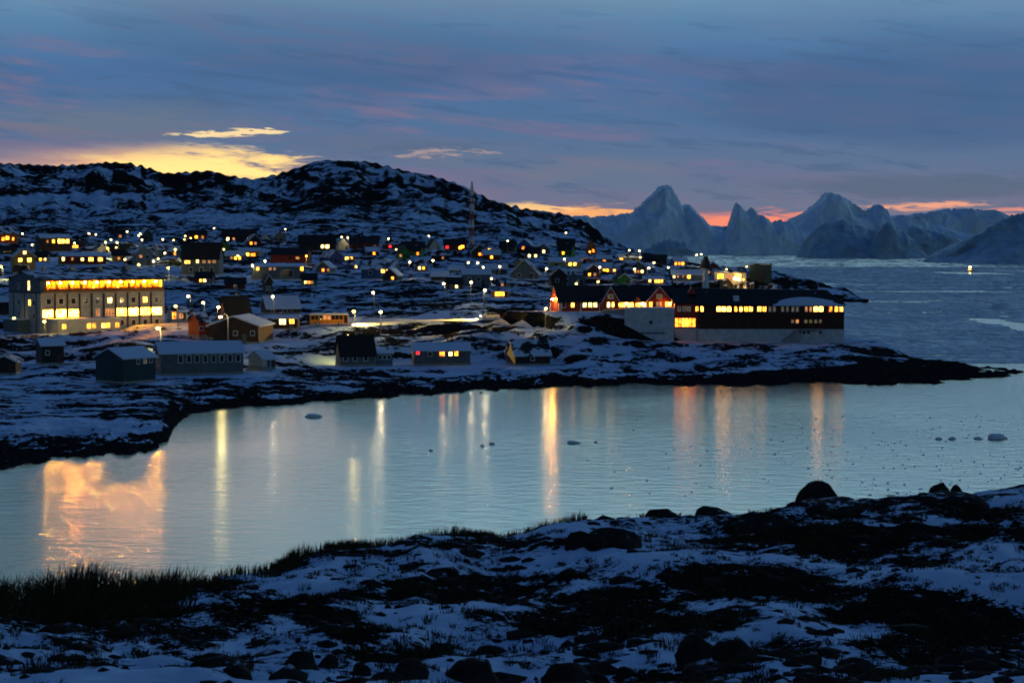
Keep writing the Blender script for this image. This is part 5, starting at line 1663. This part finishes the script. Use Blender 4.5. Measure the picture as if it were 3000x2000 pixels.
snowf = 0.70 + (spots - 0.5) * 0.9 - patch * 0.44 + (nzf - 0.97) * 1.2 - rocky * sstep(0.60, 0.80, ledge) * 0.45 + (hum - 0.5) * 0.5
# the smoother drifts near the bottom of the slope
snowf += 0.10 * (1 - sstep(10, 13, Yg))
snowf = np.where(Yg > 45, 0.2, snowf)
fore = tag(link("hillside", grid_mesh("hillside", Xf, Yg, Zf, "fore_land", snow=snowf)), kind="structure")

# ---------------------------------------------------------------- boulders
import bmesh


def boulder(label, px, py_base, wpx, hpx, seed, flat=0.8, double=False):
    p, Y = fore_at(px, py_base)
    mpp = Y / F
    wd = wpx * mpp / 2; hg = hpx * mpp
    bm2 = bmesh.new()
    bmesh.ops.create_icosphere(bm2, subdivisions=4, radius=1.0)
    vs = np.array([v.co[:] for v in bm2.verts])
    n = fbm(vs[:, 0] * 1.3 + seed * 3.1, vs[:, 1] * 1.3 + vs[:, 2] * 1.7, 4, seed) - 0.5
    n2_ = ridged(vs[:, 0] * 1.1 - seed, vs[:, 2] * 1.4 + vs[:, 1], 3, seed + 9) - 0.6
    k = 1 + n * 0.55 + n2_ * 0.25
    rb_ = np.random.default_rng(seed)
    for _ in range(13):
        nrm = rb_.normal(size=3); nrm /= np.linalg.norm(nrm)
        lim = rb_.uniform(0.66, 0.92)
        dp = vs @ nrm
        vs = np.where((dp > lim)[:, None], vs - (dp - lim)[:, None] * nrm * 0.9, vs)
    vs = vs * (1 + n * 0.30 + n2_ * 0.18)[:, None]
    vs[:, 2] = np.where(vs[:, 2] > 0, np.abs(vs[:, 2]) ** 0.85, vs[:, 2] * 0.5)
    ext = np.abs(vs[:, 0]).max(); tp = vs[:, 2].max()
    vs[:, 0] *= wd / ext; vs[:, 1] *= wd * flat / ext; vs[:, 2] *= hg / tp
    for v, c in zip(bm2.verts, vs):
        v.co = c
    me = bpy.data.meshes.new("boulder")
    bm2.to_mesh(me); bm2.free()
    me.polygons.foreach_set("use_smooth", [True] * len(me.polygons))
    me.materials.append(MATS["boulder_rock"])
    ob = link("boulder", me, None, (p.x, p.y, p.z - 0.12 * hg))
    ob.rotation_euler = (0, 0, random.uniform(-0.3, 0.3))
    return tag(ob, label, "boulder", "boulders on the near slope")


BOULDERS = [
    ("big dome-shaped boulder standing out against the bay", 2398, 1512, 140, 80),
    ("larger of the twin round boulders on the far ridge", 2752, 1452, 64, 46),
    ("smaller of the twin round boulders on the far ridge", 2802, 1452, 52, 46),
    ("flat-topped boulder on the crest inland of the dome-shaped one", 2093, 1530, 132, 36),
    ("rounded crest boulder with grass at its side", 1932, 1530, 96, 34),
    ("long low boulder on the crest touching the dome-shaped one", 2265, 1524, 150, 30),
    ("long dark rock slab running along the crest past the dome", 2600, 1505, 250, 44),
    ("low slab boulder beneath the twin round boulders", 2790, 1508, 220, 46),
    ("slab boulder at the far end of the crest", 2950, 1472, 200, 44),
    ("wide black block of two humps amid the snow", 1790, 1650, 190, 60),
    ("smaller hump leaning on the wide black block", 1700, 1640, 110, 52),
    ("shaggy dark boulder mass below the flat-topped crest boulder", 2240, 1585, 190, 62),
    ("long dark ledge boulder below the dome-shaped one", 2420, 1572, 250, 40),
    ("tall black boulder in the lower snow hollow", 2050, 1948, 150, 96),
    ("black boulder just below the tall one in the hollow", 2150, 1978, 150, 76),
    ("broad black boulder with a snow cap at the lower edge", 1665, 1968, 190, 78),
    ("round black stone beside the broad snow-capped boulder", 1752, 1966, 80, 44),
    ("lone oval stone in smooth snow", 1836, 1952, 66, 36),
    ("wide low stone cut by the lower edge", 1858, 1998, 150, 34),
    ("dark stone at the lower edge before the tall boulder", 2060, 1998, 120, 28),
    ("humped stone beside the grass near the lower edge", 2350, 1958, 140, 44),
    ("long humped stone with a snow rim on its back", 2508, 1944, 130, 50),
    ("blunt black boulder in the lower snow on the grassy side", 880, 1968, 105, 62),
    ("small leaning stone next to the blunt black boulder", 962, 1944, 70, 44),
    ("long black boulder cut by the lower edge on the grassy side", 660, 2000, 200, 46),
    ("flat stone beside the long cut-off boulder", 500, 2000, 100, 26),
    ("small round stone at the corner of the lower edge", 190, 2000, 90, 30),
    ("little stone poking through snow under the tall grass", 358, 1996, 52, 22),
    ("second little stone under the tall grass, more upright", 425, 1990, 34, 24),
    ("big rounded boulder in the middle of the lower slope", 1385, 1962, 190, 90),
    ("squat boulder beside the big rounded one", 1205, 1968, 105, 56),
    ("low rounded boulder above the big rounded one", 1440, 1876, 150, 56),
    ("small dark boulder at the snow edge below the heath", 1060, 1960, 60, 44),
    ("pointed stone between the low boulders", 1290, 1880, 80, 40),
    ("tiny stone in the snow above the squat boulder", 1024, 1928, 26, 16),
    ("black boulder at the lower edge beneath the big rounded one", 1130, 1998, 120, 36),
    ("black stone at the lower edge next to the cap-snow boulder", 1500, 1998, 100, 34),
    ("dark boulder in the far lower corner under the heath", 2870, 1960, 150, 70),
    ("low boulder near the far lower corner", 2700, 1990, 140, 44),
    ("small crest stone on the far rocky ridge", 2920, 1560, 90, 34),
]
for i, (lb, bx0, by0, bw0, bh0) in enumerate(BOULDERS):
    boulder(lb, bx0, by0, bw0, bh0, 500 + i * 3, 0.8)

# ---------------------------------------------------------------- grass and heath
def blades(name, label, N, px_range, py_fn, hgt, wdt, material, seed, lean=0.35, accept=None):
    rg = np.random.default_rng(seed)
    px = rg.uniform(*px_range, N)
    Yb = py_fn(rg, px)
    x = (px - 1500) / F * Yb
    z = fore_z(x, Yb)
    ok = np.ones(N, bool) if accept is None else accept(px, Yb, z, rg)
    x, Yb, z = x[ok], Yb[ok], z[ok]
    n = len(x)
    h = hgt * rg.uniform(0.45, 1.15, n) * (0.6 + 0.8 * fbm(x / 0.6, Yb / 0.6, 2, seed))
    a = rg.uniform(0, 2 * math.pi, n)
    ln = rg.normal(0, lean, n) * h
    dx, dy = np.cos(a) * ln + 0.10 * h, np.sin(a) * ln
    wx_ = wdt * rg.uniform(0.6, 1.2, n)
    p0 = np.stack([x - wx_ / 2, Yb, z - 0.03], -1); p1 = np.stack([x + wx_ / 2, Yb, z - 0.03], -1)
    p2 = np.stack([x + dx * 0.35 - wx_ * 0.38, Yb + dy * 0.35, z + h * 0.55], -1); p3 = np.stack([x + dx * 0.35 + wx_ * 0.38, Yb + dy * 0.35, z + h * 0.55], -1)
    p4 = np.stack([x + dx, Yb + dy, z + h * (1 - 0.25 * np.abs(ln / h))], -1)
    co = np.stack([p0, p1, p2, p3, p4], 1).reshape(-1, 3)
    b = (np.arange(n) * 5)[:, None]
    fs = np.concatenate([b + np.array([[0, 1, 3]]), b + np.array([[0, 3, 2]]), b + np.array([[2, 3, 4]])])
    return tag(link(name, tris_mesh(name, co, fs, material)), label, "grass" if "grass" in name else "heath", kind="stuff")


def snow_at(px, Yb):
    j = np.clip(np.interp(px, qf, np.arange(NCf)), 0, NCf - 1).astype(int)
    i = np.clip(np.interp(Yb, yf, np.arange(NRf)), 0, NRf - 1).astype(int)
    return snowf[i, j]


def ridge_Y(px):
    return np.interp(px, [-900, 0, 550, 1300, 2000, 3000, 3900], [14, 15.5, 17, 22, 27, 35, 40])


blades("tall_grass", "tall dry grass bank standing dark against the bay", 9000, (-500, 600), lambda rg, px: ridge_Y(px) - rg.uniform(0, 1, len(px)) ** 1.3 * 3.2 + 0.2, 0.29, 0.008, "grass_blade", 11, 0.42,
       lambda px, Y, z, rg: rg.random(len(px)) < (0.35 + 0.65 * sstep(0.42, 0.62, fbm(px / 38, Y * 1.3, 3, 91))) * (1 - sstep(470, 600, px)) * (0.35 + 0.65 * sstep(-200, 150, px)))
blades("crest_grass", "short dark grass fringe along the crest of the near slope", 9000, (520, 1720), lambda rg, px: ridge_Y(px) - rg.uniform(-0.3, 1.1, len(px)), 0.12, 0.007, "grass_blade", 12, 0.35,
       lambda px, Y, z, rg: rg.random(len(px)) < 0.25 + 0.75 * sstep(0.4, 0.6, fbm(px / 70, px * 0, 2, 77)))
blades("heath", "dark low heath growing through the snow of the near slope", 90000, (-400, 3400), lambda rg, px: np.exp(rg.uniform(math.log(7.5), math.log(34), len(px))), 0.034, 0.0045, "heath_twig", 13, 0.8,
       lambda px, Y, z, rg: (snow_at(px, Y) < 0.40 + 0.2 * rg.random(len(px))) & (Y < ridge_Y(px) + 0.4))


def tufts(N, seed, per=16):
    """clumped dead grass: every clump leans its own way"""
    rg = np.random.default_rng(seed)
    cpx = rg.uniform(-400, 3400, N); cY = np.exp(rg.uniform(math.log(7.5), math.log(33), N))
    ok = (cY < ridge_Y(cpx)) & (rg.random(N) < 0.25 + 1.5 * np.clip(fbm(cpx / 300, cY / 2.5, 3, seed) - 0.42, 0, 1) * 2) & (snow_at(cpx, cY) < 0.85)
    cpx, cY = cpx[ok], cY[ok]
    n = len(cpx)
    size = rg.uniform(0.018, 0.055, n) * (1 + 0.5 * (cY > 18))
    cx = (cpx - 1500) / F * cY
    la = rg.uniform(0, 2 * math.pi, n); lm = rg.uniform(0, 0.6, n)
    rep_ = lambda a: np.repeat(a, per)
    h = rep_(size) * rg.uniform(0.5, 1.25, n * per)
    ang = rg.uniform(0, 2 * math.pi, n * per); rad = rep_(size) * 0.9 * np.sqrt(rg.random(n * per))
    x = rep_(cx) + np.cos(ang) * rad; y = rep_(cY) + np.sin(ang) * rad
    z = fore_z(x, y)
    dx = np.cos(ang) * h * 0.7 + np.cos(rep_(la)) * rep_(lm) * h; dy = np.sin(ang) * h * 0.7 + np.sin(rep_(la)) * rep_(lm) * h
    wd = 0.0016 * (1 + 0.05 * y)
    co = np.stack([np.stack([x - wd, y, z - 0.02], -1), np.stack([x + wd, y, z - 0.02], -1), np.stack([x + dx * 0.35 - wd * 0.8, y + dy * 0.35, z + h * 0.6], -1), np.stack([x + dx * 0.35 + wd * 0.8, y + dy * 0.35, z + h * 0.6], -1),
                   np.stack([x + dx, y + dy, z + h * 0.9], -1)], 1).reshape(-1, 3)
    b_ = (np.arange(n * per) * 5)[:, None]
    fs = np.concatenate([b_ + np.array([[0, 1, 3]]), b_ + np.array([[0, 3, 2]]), b_ + np.array([[2, 3, 4]])])
    return tag(link("grass_tufts", tris_mesh("grass_tufts", co, fs, "grass_blade")), "dead grass tufts poking through the snow of the near slope", "grass", kind="stuff")


tufts(8000, 17)


def stones(N, seed):
    """small loose stones, half sunk in the snow"""
    rg = np.random.default_rng(seed)
    px = rg.uniform(-300, 3300, N * 3); Y = np.exp(rg.uniform(math.log(8), math.log(33), N * 3))
    ok = (Y < ridge_Y(px) - 0.2) & (rg.random(N * 3) < 0.15 + 1.6 * np.clip(fbm(px / 220, Y / 2.0, 3, seed) - 0.45, 0, 1) * 2)
    px, Y = px[ok][:N], Y[ok][:N]
    n = len(px)
    x = (px - 1500) / F * Y
    z = fore_z(x, Y)
    bmi = bmesh.new()
    bmesh.ops.create_icosphere(bmi, subdivisions=1, radius=1.0)
    bmi.verts.ensure_lookup_table()
    iv = np.array([v.co[:] for v in bmi.verts]); fi_ = np.array([[v.index for v in f.verts] for f in bmi.faces]); bmi.free()
    sz = (0.022 + 0.085 * rg.random(n) ** 3) * (1 + 0.3 * (Y > 18))
    k = rg.uniform(0.62, 1.2, (n, len(iv), 1))
    co = iv[None] * k * sz[:, None, None] * np.stack([rg.uniform(0.9, 1.8, n), rg.uniform(0.8, 1.3, n), rg.uniform(0.5, 0.9, n)], -1)[:, None]
    co = co + np.stack([x, Y, z - 0.1 * sz], -1)[:, None]
    fs = (fi_[None] + (np.arange(n) * len(iv))[:, None, None]).reshape(-1, 3)
    return tag(link("stones", tris_mesh("stones", co.reshape(-1, 3), fs, "boulder_rock")), "small dark stones strewn over the near snow slope", "stones", kind="stuff")


stones(1500, 23)
